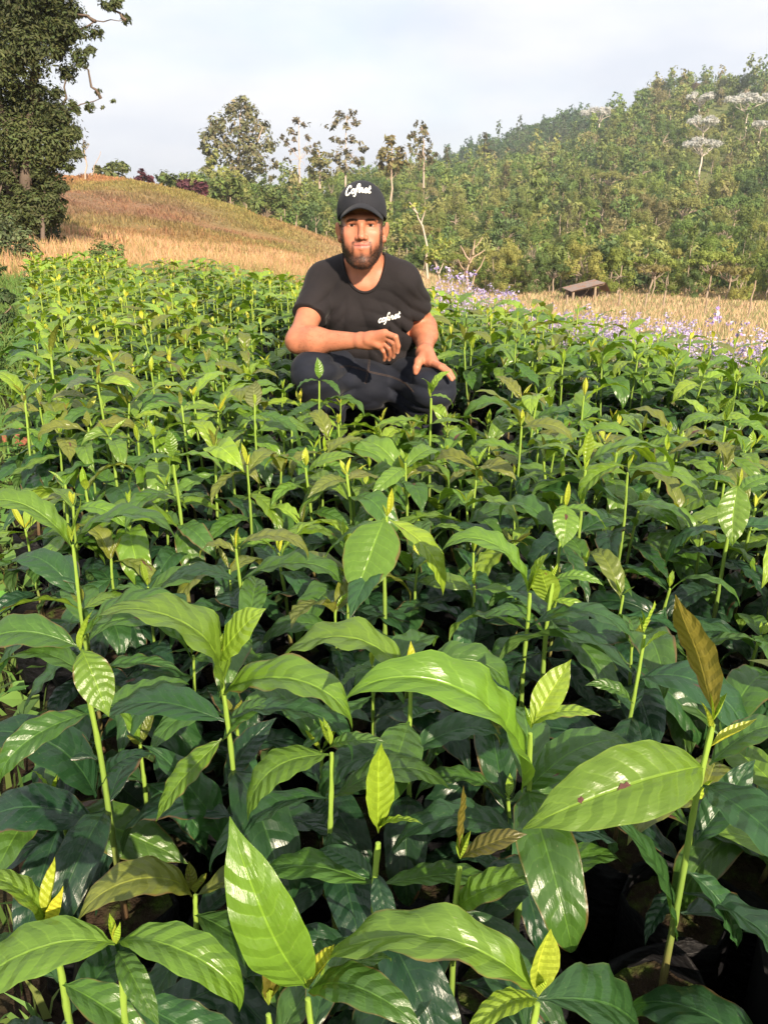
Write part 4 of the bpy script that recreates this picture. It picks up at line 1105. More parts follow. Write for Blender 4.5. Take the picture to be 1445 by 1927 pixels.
    f.chain([P_(797, 668, 2.655), P_(788, 680, 2.605), P_(784, 692, 2.585), P_(782.5, 701, 2.58)], [.019, .0145, .0120, .0095], .008)
    V, Q = f.nets(); V = laplace(V, Q, 1, 0.35)
    # ---- skin colouring: complexion, lips, brows, beard shadow (the man's own colours), with shade painted into mouth line and nostrils
    q = V - HC; x, y, z = q.T; ax = np.abs(x - .001); head = (z > -.16) & (z < .14) & (np.abs(x) < .1) & (y < .14)
    sm = lambda v, lo, hi: np.clip((v - lo) / (hi - lo), 0, 1) ** 2 * (3 - 2 * np.clip((v - lo) / (hi - lo), 0, 1))
    C = np.empty((len(V), 3)); C[:] = (.445, .168, .095)
    C *= (1 + .10 * vnoise(V[:, 0] * 60, V[:, 2] * 60 + V[:, 1] * 41, 1.0, 41))[:, None]
    def put(w, c): C[:] = C * (1 - w[:, None]) + np.asarray(c) * w[:, None]
    ck = np.exp(-((ax - .042) / .022) ** 2 - ((z + .030) / .022) ** 2) * (y < -.02) * head
    put(.45 * ck, (.58, .20, .13))
    put(.35 * np.exp(-((ax) / .014) ** 2 - ((z + .038) / .016) ** 2) * (y < -.09) * head, (.56, .20, .14))
    lipw = np.exp(-(np.maximum(np.abs(z + .0635 + .10 * (ax / .024) ** 2 * -.01) - .0045, 0) / .0035) ** 2) * sm(ax, .025, .019) * (y < -.072) * head
    put(.9 * lipw, (.50, .165, .135))
    seam = np.exp(-((z + .0628) / .0019) ** 2) * sm(ax, .028, .022) * (y < -.07) * head
    put(.75 * seam, (.11, .03, .025))  # shade of the lip crease, painted into the skin colour
    nz = .5 + .5 * vnoise(V[:, 0] * 420, V[:, 2] * 420 + V[:, 1] * 300, 1.0, 42)
    # beard: along the jaw, chin and round the mouth
    jaw = .25 * sm(-z, .03, .06) * sm(ax, .03, .05) + sm(-z, .048, .092) * sm(ax, .016, .052) + .85 * sm(-z, .080, .102)
    side = sm(ax, .053, .060) * sm(-z, -.03, .02) * (z > -.10) * (y < .012) * (ax < .069)
    mous = np.exp(-((z + .0510 + .12 * ax ** 1 * .5) / .0042) ** 2) * sm(ax, .031, .024) * sm(ax, .0, .006)
    corner = np.exp(-((ax - .0285) / .0045) ** 2) * sm(-z, .046, .054) * sm(-z, .095, .08)
    soul = np.exp(-(ax / .007) ** 2) * sm(-z, .079, .085)
    front = sm(-y, -.035, .015)
    beard = np.clip(jaw + side * .8 + mous * .62 + corner * .7 + soul * .5, 0, 1) * front * head * (z > -.155)
    beard *= 1 - lipw
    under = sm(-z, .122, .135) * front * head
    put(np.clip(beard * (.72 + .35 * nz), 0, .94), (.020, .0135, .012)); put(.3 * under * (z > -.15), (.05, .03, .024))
    brow = np.exp(-((z - (.0130 + .0015 * sm(ax, .012, .030) - .006 * sm(ax, .036, .050))) / .0034) ** 2) * sm(ax, .008, .013) * sm(ax, .051, .045) * (y < -.05) * head
    put(np.clip(.95 * brow, 0, 1), (.024, .015, .012))
    lash = (np.exp(-((z - .0018) / .0018) ** 2) + .5 * np.exp(-((z + .0062) / .0013) ** 2)) * np.exp(-((ax - .030) / .011) ** 4) * (y < -.05) * head
    put(np.clip(.85 * lash, 0, 1), (.035, .02, .016))
    hair = sm(z, -.022, .0) * sm(ax, .060, .066) * sm(y, -.045, -.030) * head * (ax < .0765) + sm(z, -.05, -.02) * sm(y, .05, .065) * head
    put(np.clip(hair, 0, 1), (.016, .012, .010))
    nost = np.exp(-((ax - .0065) / .0035) ** 2 - ((z + .0472) / .003) ** 2) * (y < -.082) * head
    put(.4 * nost, (.06, .02, .016))  # nostril recess darkened in colour, as shade
    for tipv in [c_[-1] for c_ in (idx, mdl, rng_, lit)] + [c_[-1] for c_ in fing]:
        dd = np.linalg.norm(V - (tipv + np.array((0, -.005, -.003))), axis=1); put(.55 * np.exp(-(dd / .0045) ** 2), (.60, .36, .28))
    for c_ in (idx, mdl, rng_, lit):
        for jn in c_[:3]:
            dd = np.linalg.norm(V - (jn + np.array((0, -.008, .004))), axis=1); put(.35 * np.exp(-(dd / .006) ** 2), (.42, .14, .085))
    m, t, out = new_mat('skin')
    p = N(t, 'ShaderNodeBsdfPrincipled'); c = color_src(t, 'attr')
    pos = N(t, 'ShaderNodeTexCoord').outputs['Object']
    n1 = noise(t, 55, 5, pos)
    hs = N(t, 'ShaderNodeHueSaturation'); t.links.new(c, hs.inputs['Color']); t.links.new(mth(t, 'MULTIPLY_ADD', n1, .3, .85), hs.inputs['Value'])
    t.links.new(hs.outputs[0], p.inputs['Base Color'])
    p.inputs['Roughness'].default_value = .48; p.inputs['Specular IOR Level'].default_value = .38
    p.inputs['Subsurface Weight'].default_value = .12; p.inputs['Subsurface Radius'].default_value = (.012, .005, .003); p.inputs['Subsurface Scale'].default_value = .5
    b = N(t, 'ShaderNodeBump'); b.inputs['Strength'].default_value = .25; b.inputs['Distance'].default_value = .002
    t.links.new(noise(t, 320, 3, pos), b.inputs['Height']); t.links.new(b.outputs[0], p.inputs['Normal'])
    t.links.new(p.outputs[0], out.inputs['Surface'])
    body = link('person', mesh_np('person', V, Q, col=C, mats=(m,)))
    tag(body, 'bearded man in black cap, black t-shirt and dark jeans crouching among seedlings', 'person')

    # ---- eyes
    eyem = simple_mat('eye', src='attr', rough=.12, var=0.0, spec=.6)
    for s in (-1, 1):
        mb = MB(); rr = .0122; nlat, nlon = 14, 20; Vv = []; Cc = []
        for i in range(nlat + 1):
            a = math.pi * i / nlat
            for j in range(nlon):
                b_ = 2 * math.pi * j / nlon
                Vv.append((rr * math.sin(a) * math.cos(b_), -rr * math.cos(a), rr * math.sin(a) * math.sin(b_)))
                Cc.append((.012, .008, .007) if a < .30 else ((.075, .036, .02) if a < .56 else (.52, .44, .40)))
        Fq = [(i * nlon + j, i * nlon + (j + 1) % nlon, (i + 1) * nlon + (j + 1) % nlon, (i + 1) * nlon + j) for i in range(nlat) for j in range(nlon)]
        mb.add(np.array(Vv) + HC + np.array((s * .030, -.0672, -.0012)), Fq, np.array(Cc))
        link('eye', mb.mesh('eye', (eyem,)), body)

    # ---- beard and brow hairs
    hm = simple_mat('beard_hair', (.012, .009, .008), .7, var=.3)
    def hairs(name, w, n, ln, wd, down):
        pr = w / w.sum(); ids = RNG.choice(len(V), n, p=pr); pt = V[ids] + RNG.normal(0, .0012, (n, 3))
        out_ = (V[ids] - (HC + np.array((0, .02, -.04)))); out_ /= np.linalg.norm(out_, axis=1)[:, None]
        dr = out_ * .75 + np.array(down) + RNG.normal(0, .3, (n, 3)); dr /= np.linalg.norm(dr, axis=1)[:, None]
        sd = np.cross(dr, RNG.normal(size=(n, 3))); sd /= np.linalg.norm(sd, axis=1)[:, None]
        L_ = RNG.uniform(.5, 1, (n, 1)) * ln
        VV = np.stack([pt - sd * wd, pt + sd * wd, pt + dr * L_], 1).reshape(-1, 3)
        link(name, mesh_np(name, VV, np.arange(3 * n).reshape(-1, 3), smooth=False, mats=(hm,)), body)
    hairs('beard', beard ** 1.7 * (z > -.145) * (ax < .066) * (y < .01), 6500, .0048, .00034, (0, -.1, -1.1))
    hairs('brow_hair', brow ** 2, 500, .006, .0003, (0, -.2, .1))

    arm_w = np.zeros(len(V)); arm_d = np.zeros((len(V), 3))
    for a_, b_ in ((ELR, WRR), (ELL_, WRL)):
        ab = b_ - a_; tt = ((V - a_) @ ab) / (ab @ ab); near = np.linalg.norm(V - a_ - np.clip(tt, 0, 1)[:, None] * ab, axis=1)
        w_ = (near < .055) * sm(tt, -.05, .2) * sm(tt, 1.02, .8); arm_w += w_; arm_d[w_ > 0] = ab / np.linalg.norm(ab)
    ids = RNG.choice(len(V), 1500, p=arm_w / arm_w.sum()); pt = V[ids] + RNG.normal(0, .001, (1500, 3))
    dr = arm_d[ids] * .8 + np.array((0, -.35, -.35)) + RNG.normal(0, .35, (1500, 3)); dr /= np.linalg.norm(dr, axis=1)[:, None]
    sd = np.cross(dr, RNG.normal(size=(1500, 3))); sd /= np.linalg.norm(sd, axis=1)[:, None]
    VV = np.stack([pt - sd * .00022, pt + sd * .00022, pt + dr * RNG.uniform(.006, .013, (1500, 1))], 1).reshape(-1, 3)
    link('arm_hair', mesh_np('arm_hair', VV, np.arange(4500).reshape(-1, 3), smooth=False, mats=(hm,)), body)

    # ---- t-shirt
    s_ = Field((-.40, 2.44, .30), (.34, 3.14, .92), 0.0042)
    torso(s_, .006)
    e1 = SHR * .40 + ELR * .60; e2 = SHL * .42 + ELL_ * .58
    s_.cone(SHR + np.array((.004, 0, .0)), e1, .056, .059, .03); s_.cone(SHL + np.array((-.004, 0, 0)), e2, .056, .058, .03)
    # hem bags out a little over the belt
    rs = lambda q: 1 - 2 * np.abs(np.sin(q * .5)) ** .6            # sharp creases
    def folds(X, Y, Z):
        tors = np.exp(-(((X - CHEST[0]) / .17) ** 4))
        w1 = 2.2 * np.sin(17 * Z + 9 * X) + 1.3 * np.sin(31 * X - 12 * Z)
        a = .0048 * rs(105 * (X - CHEST[0]) + 24 * (Z - .6) + w1) * tors * np.clip((.74 - Z) / .12, 0, 1)
        a += .0088 * rs(125 * ((X - .13) * .50 + (Z - .62) * .86) + w1) * np.exp(-(((X - .06) / .10) ** 2 + ((Z - .58) / .13) ** 2))
        a += .0052 * rs(120 * ((X + .20) * .8 - (Z - .68) * .62) + w1) * np.exp(-(((X + .20) / .07) ** 2 + ((Z - .69) / .11) ** 2))
        a += .0052 * rs(120 * ((X - .20) * .8 + (Z - .68) * .62) + w1) * np.exp(-(((X - .17) / .06) ** 2 + ((Z - .71) / .11) ** 2))
        a += .0040 * rs(140 * (Z - .5) + 30 * X + w1) * np.exp(-(((Z - .53) / .05) ** 2)) * tors
        a += .0045 * np.exp(-(((X * .55 + Z * .83 - .655) / .012) ** 2)) * np.exp(-(((X - .12) / .06) ** 2)) - .004 * np.exp(-(((Z - .455 - .02 * np.sin(20 * X)) / .02) ** 2)) * tors
        return a
    s_.warp(folds)
    # openings: neck, sleeve ends, hem
    nc = P_(686, 484, 2.74)
    s_.ell(nc, (.070, .15, .113), .004, 'sub')
    for E_, S_, e in ((ELR, SHR, e1), (ELL_, SHL, e2)):
        d = (E_ - S_) / np.linalg.norm(E_ - S_)
        def pl(X, Y, Z, d=d, e=e): return -((X - e[0]) * d[0] + (Y - e[1]) * d[1] + (Z - e[2]) * d[2])
        s_.op(e - .11, e + .11, lambda X, Y, Z: np.maximum(pl(X, Y, Z), np.sqrt((X - e[0]) ** 2 + (Y - e[1]) ** 2 + (Z - e[2]) ** 2) - .10), .006, 'sub', pad=0)
        s_.cone(e + d * .040, e + d * .06, .052, .052, .003, 'sub')               # hollow sleeve end
    s_.op((-1, 2, .30), (1, 3.2, .56), lambda X, Y, Z: Z - .485 - .05 * X + 0 * Y, .01, 'sub', pad=0)
    Vs, Qs = s_.nets(); Vs = laplace(Vs, Qs, 1, .4)
    def cloth(name, c1, c2, rough, scale=900, fade=None):
        m, t, out = new_mat(name); p = N(t, 'ShaderNodeBsdfPrincipled'); pos = N(t, 'ShaderNodeTexCoord').outputs['Object']
        n1 = noise(t, 7, 5, pos); n2 = noise(t, scale, 2, pos)
        c = mixc(t, sstep(t, n1, .4, .68), c1, c2); c = mixc(t, mth(t, 'MULTIPLY', n2, .35), c, (c2[0] * 2, c2[1] * 2, c2[2] * 2))
        t.links.new(c, p.inputs['Base Color']); p.inputs['Roughness'].default_value = rough; p.inputs['Specular IOR Level'].default_value = .2
        p.inputs['Sheen Weight'].default_value = .05; p.inputs['Sheen Roughness'].default_value = .4
        b = N(t, 'ShaderNodeBump'); b.inputs['Strength'].default_value = .35; b.inputs['Distance'].default_value = .004
        hh = mth(t, 'ADD', mth(t, 'MULTIPLY', noise(t, 34, 4, pos), 1.0), mth(t, 'MULTIPLY', n2, .12))
        t.links.new(hh, b.inputs['Height']); t.links.new(b.outputs[0], p.inputs['Normal']); t.links.new(p.outputs[0], out.inputs['Surface'])
        return m
    shm = cloth('black_cotton', (.0105, .0092, .0105), (.016, .0135, .0150), .85)
    shirt = link('t_shirt', mesh_np('t_shirt', Vs, Qs, mats=(shm,)), body)

    # ---- jeans
    j_ = Field((-.42, 2.30, -.02), (.40, 3.26, .60), 0.006)
    HIPR, HIPL = PELV + np.array((-.085, .0, -.02)), PELV + np.array((.085, .0, -.02))
    KNR, KNL = P_(590, 702, 2.56), P_(816, 732, 2.60)
    ANR, ANL = np.array((-.20, 2.74, .09)), np.array((.13, 2.86, .09))
    j_.cone(PELV + np.array((0, -.03, .02)), P_(692, 728, 2.74), .125, .085, .05)
    j_.cone(PELV + ex * -.05, PELV + ex * .05, .132, .132, .04)
    j_.cone(PELV + np.array((0, -.01, .05)), PELV + np.array((0, -.03, .085)), .14, .125, .04)
    j_.chain([HIPR, HIPR * .5 + KNR * .5 + np.array((0, 0, .012)), KNR], [.112, .094, .066], .045)
    j_.chain([HIPL, HIPL * .5 + KNL * .5 + np.array((0, 0, .012)), KNL], [.112, .094, .066], .045)
    j_.chain([KNR, KNR * .6 + ANR * .4 + np.array((0, .05, 0)), ANR], [.071, .070, .058], .03)
    j_.chain([KNL, KNL * .6 + ANL * .4 + np.array((-.02, .04, 0)), ANL], [.073, .070, .058], .03)
    def jf(X, Y, Z):
        a = .0075 * rs(90 * (Z - .4) + 22 * X + 2.2 * np.sin(13 * X) + 6 * Y) * np.exp(-(((X - .10) / .13) ** 2))
        a += .0075 * rs(95 * (Z - .4) - 26 * X + 2 * np.sin(15 * Y)) * np.exp(-(((X + .17) / .12) ** 2))
        a += .010 * rs(130 * (Z * .8 + X * .3) + 3 * np.sin(19 * X)) * np.exp(-(((X - .10) / .06) ** 2 + ((Z - .33) / .07) ** 2))
        return a
    j_.warp(jf)
    Vj, Qj = j_.nets(); Vj = laplace(Vj, Qj, 1, .5)
    jm = cloth('dark_denim', (.0055, .0066, .0115), (.013, .0155, .0245), .8, 1300)
    jeans = link('jeans', mesh_np('jeans', Vj, Qj, mats=(jm,)), body)

    # ---- shoes, standing on the soil between the bags
    sm_ = simple_mat('shoe_leather', (.03, .026, .024), .6, .2, 90)
    for A_, yaw in ((ANR, .25), (ANL, -.25)):
        g = Field(A_ + np.array((-.12, -.26, -.12)), A_ + np.array((.12, .14, .06)), .006)
        d = np.array((math.sin(-yaw), -math.cos(yaw), 0)); b0 = np.array((A_[0], A_[1], .045)); 
        g.chain([b0 + d * -.05, b0 + d * .08, b0 + d * .17 + np.array((0, 0, -.008))], [.042, .044, .036], .02); g.cone(b0, A_ + np.array((0, 0, .02)), .043, .046, .02)
        g.op(A_ - .3, A_ + .3, lambda X, Y, Z: Z - .006 + 0 * X + 0 * Y, .008, 'sub', pad=0)
        Vg, Qg = g.nets(); link('shoe', mesh_np('shoe', Vg, Qg, mats=(sm_,)), body)

    # ---- cap
    CT = HC + np.array((.0, .005, .0))
    cf = Field(HC + np.array((-.12, -.14, -.06)), HC + np.array((.12, .16, .17)), .003)
    cf.ell(CT + np.array((0, .015, .026)), (.0815, .108, .100), .01)
    cf.ell(CT + np.array((0, -.028, .066)), (.056, .062, .052), .05)
    # cut below the band, tilted: low at the sides and back
    def band(X, Y, Z): 
        x = (X - CT[0]) / .08; yy = (Y - CT[1])
        return (Z - CT[2]) - (.058 - .042 * np.clip(np.abs(x), 0, 1.1) ** 1.6 - .30 * np.clip(yy - .0, 0, .2)) + 0 * Y
    cf.op(HC - .3, HC + .3, band, .003, 'sub', pad=0)
    cf.warp(lambda X, Y, Z: .0012 * np.exp(-((X - CT[0]) / .0015) ** 2) * (Y < CT[1] + .5) + 0 * Y + 0 * Z)
    Vc, Qc = cf.nets(); Vc = laplace(Vc, Qc, 1, .5)
    capm = cloth('black_twill', (.013, .014, .018), (.019, .020, .026), .8, 1500)
    cap = link('cap', mesh_np('cap', Vc, Qc, mats=(capm,)), body)
    # brim: curved plate with thickness
    nu, nv = 28, 10; top = []
    for i in range(nu + 1):
        a = -1 + 2 * i / nu
        for j in range(nv + 1):
            r_ = j / nv
            ang = a * 1.22
            inner = np.array((.0755 * math.sin(ang), .012 - .098 * math.cos(ang), .0))
            reach = .072 * max(0.0, math.cos(a * 1.45)) ** .55
            xx = inner[0] * (1 - .02 * r_); yy_ = inner[1] - reach * r_
            zz = .066 - .038 * (abs(xx) / .07) ** 1.8 - .014 * r_ + .002 * math.sin(r_ * 3.14)
            top.append((xx, yy_, zz))
    top = np.array(top) + CT; bot = top - np.array((0, 0, .0042)); bot[:, 1] += .0004
    st = nv + 1; nT = len(top); Fb = []
    for i in range(nu):
        for j in range(nv):
            b_ = i * st + j; Fb.append((b_, b_ + 1, b_ + st + 1, b_ + st)); Fb.append((b_ + nT, b_ + st + nT, b_ + st + 1 + nT, b_ + 1 + nT))
        e_ = i * st + nv; Fb.append((e_, e_ + nT, e_ + st + nT, e_ + st))
        e_ = i * st; Fb.append((e_, e_ + st, e_ + st + nT, e_ + nT))
    for i in (0, nu):
        for j in range(nv):
            b_ = i * st + j; Fb.append((b_, b_ + 1, b_ + 1 + nT, b_ + nT))
    link('brim', mesh_np('brim', np.vstack([top, bot]), np.array(Fb), mats=(capm,)), cap)
    mb = MB(); mb.tube([CT + np.array((0, .004, .1235)), CT + np.array((0, .004, .129))], [.007, .004], 10); link('top_button', mb.mesh('top_button', (capm,)), cap)

    # ---- lettering
    white = simple_mat('white_thread', (.82, .82, .78), .7, .3, 900, .05)
    def cr(pts, n=7):
        P = [np.array(p, float) for p in pts]; P = [2 * P[0] - P[1]] + P + [2 * P[-1] - P[-2]]; o = []
        for i in range(1, len(P) - 2):
            for k in range(n):
                t_ = k / n; a, b, c, d = P[i - 1:i + 3]
                o.append(.5 * ((2 * b) + (-a + c) * t_ + (2 * a - 5 * b + 4 * c - d) * t_ ** 2 + (-a + 3 * b - 3 * c + d) * t_ ** 3))
        o.append(P[-2]); return np.array(o)
    G = {'C': (1.25, [[(1.02, 1.35), (.95, 1.75), (.60, 1.80), (.22, 1.30), (.05, .55), (.22, .02), (.62, .02), (1.0, .42)]]),
         'c': (.82, [[(.68, .72), (.52, .95), (.20, .80), (.06, .40), (.26, .03), (.60, .12), (.80, .36)]]),
         'o': (.90, [[(.45, .96), (.14, .78), (.05, .36), (.28, .03), (.60, .16), (.72, .58), (.45, .96), (.62, .80), (.92, .78)]]),
         'f': (.62, [[(.82, 1.62), (.62, 1.90), (.40, 1.60), (.30, .80), (.20, 0), (.02, -.62), (-.26, -.56)], [(.02, .86), (.62, .92)]]),
         'F': (1.08, [[(-.26, -.56), (.02, -.62), (.20, 0), (.30, .9), (.46, 1.65), (.78, 1.86), (.92, 1.45), (.84, .62), (.88, .12), (1.12, .10), (1.2, .3)], [(.05, .86), (.62, .9)]]),
         'i': (.50, [[(.18, .92), (.12, .30), (.26, .03), (.52, .28)], [(.22, 1.32), (.24, 1.36)]]),
         'n': (1.00, [[(.10, .92), (.06, .02)], [(.07, .45), (.30, .92), (.54, .88), (.56, .40), (.64, .06), (.82, .06), (1.0, .3)]]),
         'e': (.82, [[(.06, .42), (.40, .46), (.62, .72), (.44, .96), (.16, .78), (.06, .36), (.28, .02), (.60, .12), (.84, .38)]]),
         't': (.62, [[(.34, 1.50), (.24, .70), (.22, .18), (.40, .03), (.64, .26)], [(.02, .98), (.56, 1.04)]])}
    def letter(ch, x0): return [cr([(px + x0, py) for px, py in st_]) for st_ in G[ch][1]]
    def write(word, bvh, to_pix, scale, width, slant, parent, bold):
        x0 = 0; n = 0
        total = sum(G[c][0] for c in word)
        for c in word:
            mb = MB()
            for st_ in letter(c, x0):
                pts3 = []
                for (lx, ly) in st_:
                    px, py = to_pix((lx + slant * ly) / total, ly)
                    d = ray(px, py); hit = bvh.ray_cast(Vector((0, 0, CAMZ)), d.normalized())
                    if hit[0] is not None: pts3.append(np.array(hit[0] + hit[1] * .0008))
                if len(pts3) > 1: mb.tube(pts3, bold, 6)
            x0 += G[c][0]
            link('letter', mb.mesh('letter', (white,)), parent); n += 1
    bc = BVHTree.FromPolygons(Vc.tolist(), Qc.tolist())
    bsn = BVHTree.FromPolygons(Vs.tolist(), Qs.tolist())
    write('CoFnet', bc, lambda u, v: (650.5 + 46 * u, 369 - 5.0 * u - 3.5 * math.sin(math.pi * u) - 8.6 * v), 1, 1, .16, cap, .0026)
    write('cofinet', bsn, lambda u, v: (711.5 + 40 * u, 608 - 10.5 * u - 7.6 * v), 1, 1, .22, shirt, .0022)

    # ---- collar rib round the neck opening
    pts = []
    for i in range(61):
        a = math.pi * (-.05 + 1.10 * i / 60)
        q0 = nc + np.array((.0735 * math.cos(a), 0, -.1165 * math.sin(a)))
        px, py = px_of(q0[0], q0[1], q0[2])
        hit = bsn.ray_cast(Vector((0, 0, CAMZ)), ray(px, py).normalized())
        if hit[0] is not None: pts.append(np.array(hit[0]))
    if len(pts) > 8:
        pts = np.array(pts); k_ = np.ones(5) / 5
        pts = np.stack([np.convolve(np.pad(pts[:, c], 2, 'edge'), k_, 'valid') for c in range(3)], 1)
        mb = MB(); mb.tube(pts, .0050, 7); link('collar', mb.mesh('collar', (shm,)), shirt)
    # ---- jeans seams: paired stitch lines
    stm = simple_mat('seam_thread', (.105, .07, .05), .8, var=.3)
    bj = BVHTree.FromPolygons(Vj.tolist(), Qj.tolist())
    def seam(pix_pts, off):
        pts3 = []
        for (px, py) in cr(pix_pts, 10):
            hit = bj.ray_cast(Vector((0, 0, CAMZ)), ray(px + off[0], py + off[1]).normalized())
            if hit[0] is not None: pts3.append(np.array(hit[0] + hit[1] * .0006))
        if len(pts3) > 2:
            mb = MB(); mb.tube(pts3, .0006, 5); link('seam', mb.mesh('seam', (stm,)), jeans)
    for off in ((0, 0), (2.4, .8)):
        seam([(694, 664), (693.5, 680), (691, 700), (686, 722)], off)
        seam([(640, 690), (655, 688), (672, 692), (700, 700), (735, 708), (760, 719), (778, 736)], (off[0] * .2, off[0] * .9))
    seam([(694, 674), (701, 675.5), (708, 672), (711, 664)], (0, 0))
    return body
build_person()

# ------------------------------------------------------------------ trees and shrubs
def hit_terrain(px, py, y0=10.0, y1=600.0):
    d = ray(px, py); Y = y0
    while Y < y1:
        t = Y / d.y; x, z = d.x * t, CAMZ + d.z * t
        if z < float(tz(x, Y)): return Vector((x, Y, float(tz(x, Y))))
        Y += 0.25 + Y * 0.004
    return None
def clump_leaves(C, R, n, size, colr, flat=0.25, squash=0.75, aspect=0.45, droop=0.0, shell=0.45, s=0.3, spread=1.5):
    """n leaves in an uneven ball made of small twigs"""
    nt = max(3, n // 9)
    d = RNG.normal(size=(nt, 3)); d /= np.linalg.norm(d, axis=1)[:, None]
    tw = np.asarray(C) + d * (R * (shell + (1 - shell) * RNG.uniform(0, 1, (nt, 1))) * RNG.uniform(.75, 1.12, (nt, 1))) * np.array((1, 1, squash))
    P = tw[RNG.integers(0, nt, n)] + RNG.normal(size=(n, 3)) * R * 0.15
    sh = np.repeat(np.asarray(colr)[None], n, 0)
    return leaf_quads(P, size * RNG.uniform(.6, 1.25, n), jitter_col(sh, n, s, .12), flat, aspect, droop, out=(P - np.asarray(C)) / R, spread=spread)
def join_parts(parts):
    nv = 0; Vs, Fs, Cs = [], [], []
    for V, F, C in parts:
        Vs.append(V); Fs.append(F + nv); Cs.append(C); nv += len(V)
    return np.vstack(Vs), np.vstack(Fs), np.vstack(Cs)
def crooked(a, b, n=6, w=0.06, seed=0):
    r = np.random.default_rng(seed); a = np.asarray(a, float); b = np.asarray(b, float); L_ = np.linalg.norm(b - a)
    t = np.linspace(0, 1, n)[:, None]
    return a + (b - a) * t + r.normal(size=(n, 3)) * w * L_ * np.sin(np.pi * t)
def hero_tree(name, label, cat, Y, trunks, clumps, per, leaf, colr, bark, group=None, flat=.25, squash=.8, droop=.0, aspect=.45, limbs=True, depth=.8, shell=.45):
    """trunks: pixel polylines with radius in metres; clumps: (px, py, radius px[, count factor])"""
    base = trunks[0][0][0]
    B = pix(base[0], base[1], Y); root = link(name, None, loc=B); root.empty_display_size = .5
    tag(root, label, cat, group)
    mb = MB()
    for pl, r0, r1 in trunks:
        pts = np.array([V3(pix(a[0], a[1], Y + (a[2] if len(a) > 2 else 0))) for a in pl]); n = 4 * (len(pl) - 1) + 1
        tt = np.linspace(0, len(pl) - 1, n); P = np.stack([np.interp(tt, range(len(pl)), pts[:, k]) for k in range(3)], 1)
        P[0, 2] -= .25
        P[1:-1] += RNG.normal(0, r0 * .35, (n - 2, 3)); mb.tube(P - V3(B), np.linspace(r0, r1, n), 7, cap=False)
    parts = []; tops = [pix(*pl[-1][:2], Y) for pl, _, _ in trunks]
    allp = np.array([V3(pix(a[0], a[1], Y)) for pl, _, _ in trunks for a in pl[1:]])
    for c in clumps:
        R = c[2] * Y / FPX; k = c[3] if len(c) > 3 else 1.0
        ce = V3(pix(c[0], c[1], Y + RNG.uniform(-1, 1) * depth * max(R, .3 * depth)))
        parts.append(clump_leaves(ce - V3(B), R, int(per * k * (c[2] / 20.0) ** 1.6) + 6, leaf, np.asarray(colr) * RNG.uniform(.8, 1.2), flat, squash, aspect, droop, shell))
        if limbs and c[2] * Y / FPX > .22:
            j = np.argmin(np.linalg.norm(allp - ce, axis=1) + (allp[:, 2] > ce[2]) * 1.0)
            mb.tube(crooked(allp[j] - V3(B), ce - V3(B), 6, .07, len(parts)), np.linspace(trunks[0][2] * .8, trunks[0][2] * .15, 6), 5, cap=False)
    V, F, C = join_parts(parts)
    link('trunk', mb.mesh('trunk', (M['bark'],)), root, color=bark)
    link('crown', mesh_np('crown', V, F, col=C, smooth=False, mats=(M['foliage_attr'],)), root)
    return root

# big tree at the left, shade put into its dark crown colour
LT = [(20, 20, 62), (80, 30, 60), (118, 50, 30), (150, 108, 20, .7), (55, 92, 54), (0, 120, 62), (126, 136, 20, .7), (148, 58, 15, .6), (-60, 60, 85), (132, 15, 19, .7), (75, -30, 50), (20, -60, 80),
      (20, 200, 62), (70, 205, 48), (116, 218, 30), (40, 265, 62), (100, 270, 48), (130, 252, 22, .8), (20, 330, 55), (78, 330, 45), (112, 300, 25), (-60, 250, 85), (100, 345, 22), (5, 385, 40), (60, 385, 38), (98, 378, 24), (20, 410, 36), (70, 412, 30), (110, 405, 18), (-30, 400, 50),
      (205, 12, 17, .5), (238, 38, 11, .6), (222, 2, 14, .5), (178, 62, 16, .6), (172, 95, 14, .6), (186, 172, 8, .4), (212, 190, 5, .3), (196, 205, 5, .3), (168, 200, 12, .4), (-40, 360, 60)]
_rl = random.Random(5)
LT += [(c[0] + c[2] * 1.02 * math.cos(a), c[1] + c[2] * 1.02 * math.sin(a), c[2] * .28, .9) for c in LT if c[2] > 22 for a in (_rl.uniform(-1.2, 1.2) for _ in range(4))]
hero_tree('broadleaf_tree', 'large dark leafy tree at the left edge leaning over the hill', 'tree', 19.0,
          [([(50, 425), (58, 370), (52, 300), (70, 200), (60, 60), (80, -80)], .17, .05), ([(18, 425, .5), (25, 330), (10, 230), (-20, 100)], .12, .05), ([(78, 428, -.4), (85, 370), (95, 300), (120, 210), (190, 185)], .05, .008),
           ([(60, 120), (120, 70), (180, 40), (238, 38)], .03, .006)],
          LT, 560, .056, (.074, .092, .032), (.13, .10, .08), flat=.15, depth=1.0, aspect=.36, shell=.25)
EU = (.42, .33, .27)
hero_tree('eucalyptus_tree', 'tallest broad eucalyptus rising above the left hill crest', 'tree', 112.0,
          [([(452, 372), (450, 320), (452, 250), (456, 185)], .26, .06), ([(450, 330), (430, 290), (412, 240)], .2, .06), ([(452, 320), (480, 280), (495, 240)], .2, .06)],
          [(456, 190, 13), (443, 206, 20), (468, 214, 20), (412, 232, 22), (450, 236, 24), (488, 244, 22), (394, 262, 20), (425, 275, 24), (468, 272, 27), (505, 272, 18), (386, 285, 12), (402, 300, 16), (440, 310, 20), (482, 305, 26), (516, 308, 10), (388, 318, 9), (512, 335, 8), (470, 330, 20)],
          210, .34, (.18, .175, .09), EU, 'eucalyptus trees on the skyline', flat=.1, droop=.5, squash=.85, depth=1.5)
